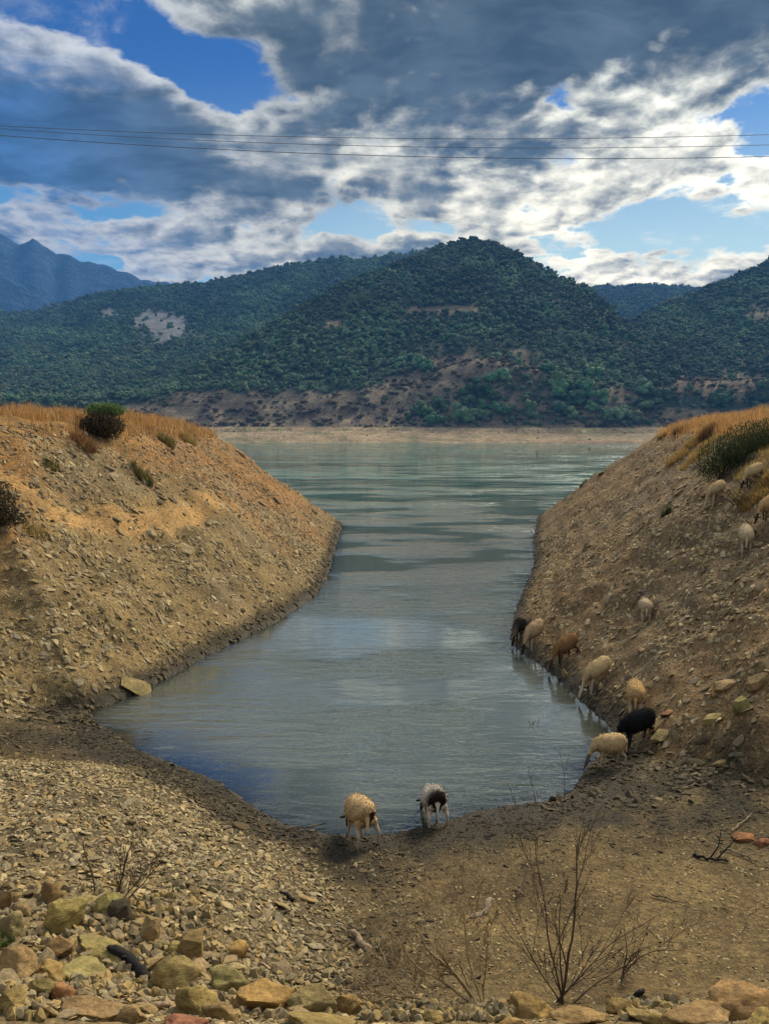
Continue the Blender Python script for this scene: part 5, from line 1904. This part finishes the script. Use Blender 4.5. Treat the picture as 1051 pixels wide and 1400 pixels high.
def zone(u, v, s, tint):
    tone = 'pale olive' if tint[0] > 0.085 else ('fresh green' if tint[1] > 0.105 else 'dark green')
    size = 'large ' if s > 8.6 else ('small ' if s < 7.6 else '')
    if u < 330:
        w, g = 'oak at the far left foot of the middle hill', 'oaks at the left foot of the middle hill'
    elif u < 430:
        w, g = 'oak on the slope above the left part of the eroded bank', 'oaks above the left part of the eroded bank'
    elif u < 560:
        w, g = 'oak on the slope above the middle of the eroded bank', 'oaks above the middle of the eroded bank'
    elif u > 930:
        w, g = 'tree on the far shore above the right headland', 'trees above the right headland'
    elif u > 820:
        w, g = 'bushy tree right of the pale track and the green wood', 'trees right of the green wood'
    elif v > 560:
        w, g = 'bushy tree standing right behind the far beach', 'trees behind the beach'
    elif u > 700:
        w, g = 'bushy tree in the right half of the wood above the beach', 'trees in the right half of the wood'
    elif v > 530:
        w, g = 'bushy tree in the left half of the wood above the beach', 'trees in the left half of the wood'
    else:
        w, g = 'tree at the upper edge of the wood by the bare slope', 'trees at the upper edge of the wood'
    return size + tone + ' ' + w, g


for i, (X, Y, Z, T, u, v, s) in enumerate(NEAR):
    lab, grp = zone(u, v, s, tn[i])
    root = empty('oak_tree', (X, Y, Z - 0.08 * s), lab, 'tree', grp)
    if u > 555 and v > 500 and Y < 660:
        s *= 1.55
    root.scale = (s, s, s * random.uniform(.8, 1.15))
    root.rotation_euler = (0, 0, random.uniform(-3, 3))
    c = link('crown', CROWNS[i % 6], root)
    front = (0.95, 1.15, 0.95) if (555 < u < 830 and v > 500) else (1.0, 1.0, 1.0)
    c['tint'] = [min(float(q * k), 0.2) for q, k in zip(tn[i], front)]
    link('trunk', TRUNK, root)

# shrubs on the eroded bank between beach and forest
X, Y, Z, T = hill_points(4.3, 552, 720, 0.52)
u, v = hill_px(T, Y)
cl_ = fbm(X / 9.0, Y / 9.0, 3)
k = (bare_mask(u, v) > 0.5) & (Z > 10.3) & (RNG.random(len(X)) < np.clip(0.58 + 1.1 * cl_, 0.06, 0.97)) & (v > 490) & (v < 584)
SH = np.stack([X, Y, Z, u, v, 2.0 + 6.5 * RNG.random(len(X)) ** 1.8], -1)[k]
sc_ = np.where((SH[:, 3] > 270) & (SH[:, 3] < 905), SH[:, 5] / SH[:, 1], 0)
od = np.argsort(-sc_)
SN, SR = SH[od[:170]], SH[od[170:]]
BR = np.array([(0.090, 0.068, 0.042), (0.115, 0.085, 0.050), (0.070, 0.060, 0.038), (0.075, 0.085, 0.042)])
n_ = len(SR)
scatter('scrub', SR[:, :3] - np.stack([0 * SR[:, 5], 0 * SR[:, 5], 0.12 * SR[:, 5]], -1), np.stack([0 * SR[:, 5], 0 * SR[:, 5], RNG.uniform(-3, 3, n_)], -1),
        np.stack([SR[:, 5], SR[:, 5], SR[:, 5] * .75], -1), RNG.integers(0, 4, n_), BR[RNG.integers(0, 4, n_)] * RNG.uniform(.7, 1.3, (n_, 1)), SCRUB_COL,
        'brown thorny scrub dotted over the eroded bank')
SHRUBS = [tree_mesh('far_shrub', M_LEAF_O, 970 + i, 6, 260, 0.5, 2, 0.09) for i in range(4)]
for i, (X, Y, Z, u, v, s) in enumerate(SN):
    o = link('far_shrub', SHRUBS[i % 4])
    o.location = (X, Y, Z - 0.1 * s)
    o.scale = (s, s, s * random.uniform(.6, .85))
    o.rotation_euler = (0, 0, random.uniform(-3, 3))
    o['tint'] = [float(c) for c in BR[i % 4] * random.uniform(.7, 1.3)]
    size = 'large' if s > 7.0 else ('low' if s < 5.6 else 'middling')
    if u < 400:
        w, g = 'left end of the eroded bank', 'shrubs at the left end of the eroded bank'
    elif u < 480:
        w, g = 'middle of the eroded bank', 'shrubs in the middle of the eroded bank'
    elif u < 560:
        w, g = 'eroded bank beside the green wood', 'shrubs of the bank beside the wood'
    elif v < 545:
        w, g = 'bare tan slope above the green wood', 'shrubs of the bare tan slope'
    else:
        w, g = 'foot of the bank under the green wood', 'shrubs under the green wood'
    if v > 568 and u < 560:
        w += ' just above the beach'
    tag(o, '%s brown thorny shrub on the %s' % (size, w), 'shrub', g)

# a few tiny weeds on the far beach
for i in range(14):
    t_ = random.uniform(-0.20, 0.34)
    d_ = random.uniform(525, 552)
    o = link('beach_weed', SHRUBS[i % 4])
    s = random.uniform(1.0, 2.0)
    o.location = (t_ * d_, d_, float(hill_at(t_, d_)) - 0.1)
    o.scale = (s, s, s * .8)
    o['tint'] = [0.04, 0.05, 0.03]
    tag(o, 'tiny dark weed on the pale far beach', 'weed', 'weeds on the far beach')

# ------------------------------------------------------------------ mast on the mountain, power lines
mx, md_ = (5 - 525.5) / F, 3500.0
mzp = CAM_Z + (590 - 329) / F * md_
root = empty('radio_mast', (mx * md_, md_, mzp), 'slim radio mast on the blue mountain summit', 'mast')
V_, F_ = [], []
tube(V_, F_, [(0, 0, -20), (0, 0, 14), (0, 0, 30)], [4.0, 2.8, 1.2], 6)
wood_obj('tower', V_, F_, M_STEEL, root)
V_, F_ = [], []
tube(V_, F_, [(0, 0, 9), (0, 0, 14)], [5, 5], 8)
wood_obj('antenna_drum', V_, F_, M_STEEL, root)

for i, (yl, ym, yr, lab) in enumerate(((172, 189, 184, 'uppermost power cable crossing the sky'), (176, 200, 198, 'middle power cable crossing the sky'),
                                       (185, 213, 214, 'lowest power cable crossing the sky'))):
    D_ = 75.0 + 3.0 * i
    V_, F_ = [], []
    c2 = np.polyfit([-525.5, 0, 525.5], [yl, ym, yr], 2)
    pts = []
    for q in np.linspace(-1.35, 1.35, 55):
        uu = q * 525.5
        yy = float(np.polyval(c2, uu))
        dr = ray(525.5 + uu, yy)
        pts.append((dr[0] / dr[1] * D_, D_, CAM_Z + dr[2] / dr[1] * D_))
    tube(V_, F_, pts, [0.023 if i < 2 else 0.030] * len(pts), 6)
    o = wood_obj('power_cable', V_, F_, M_WIRE)
    tag(o, lab, 'cable', 'power cables across the sky')
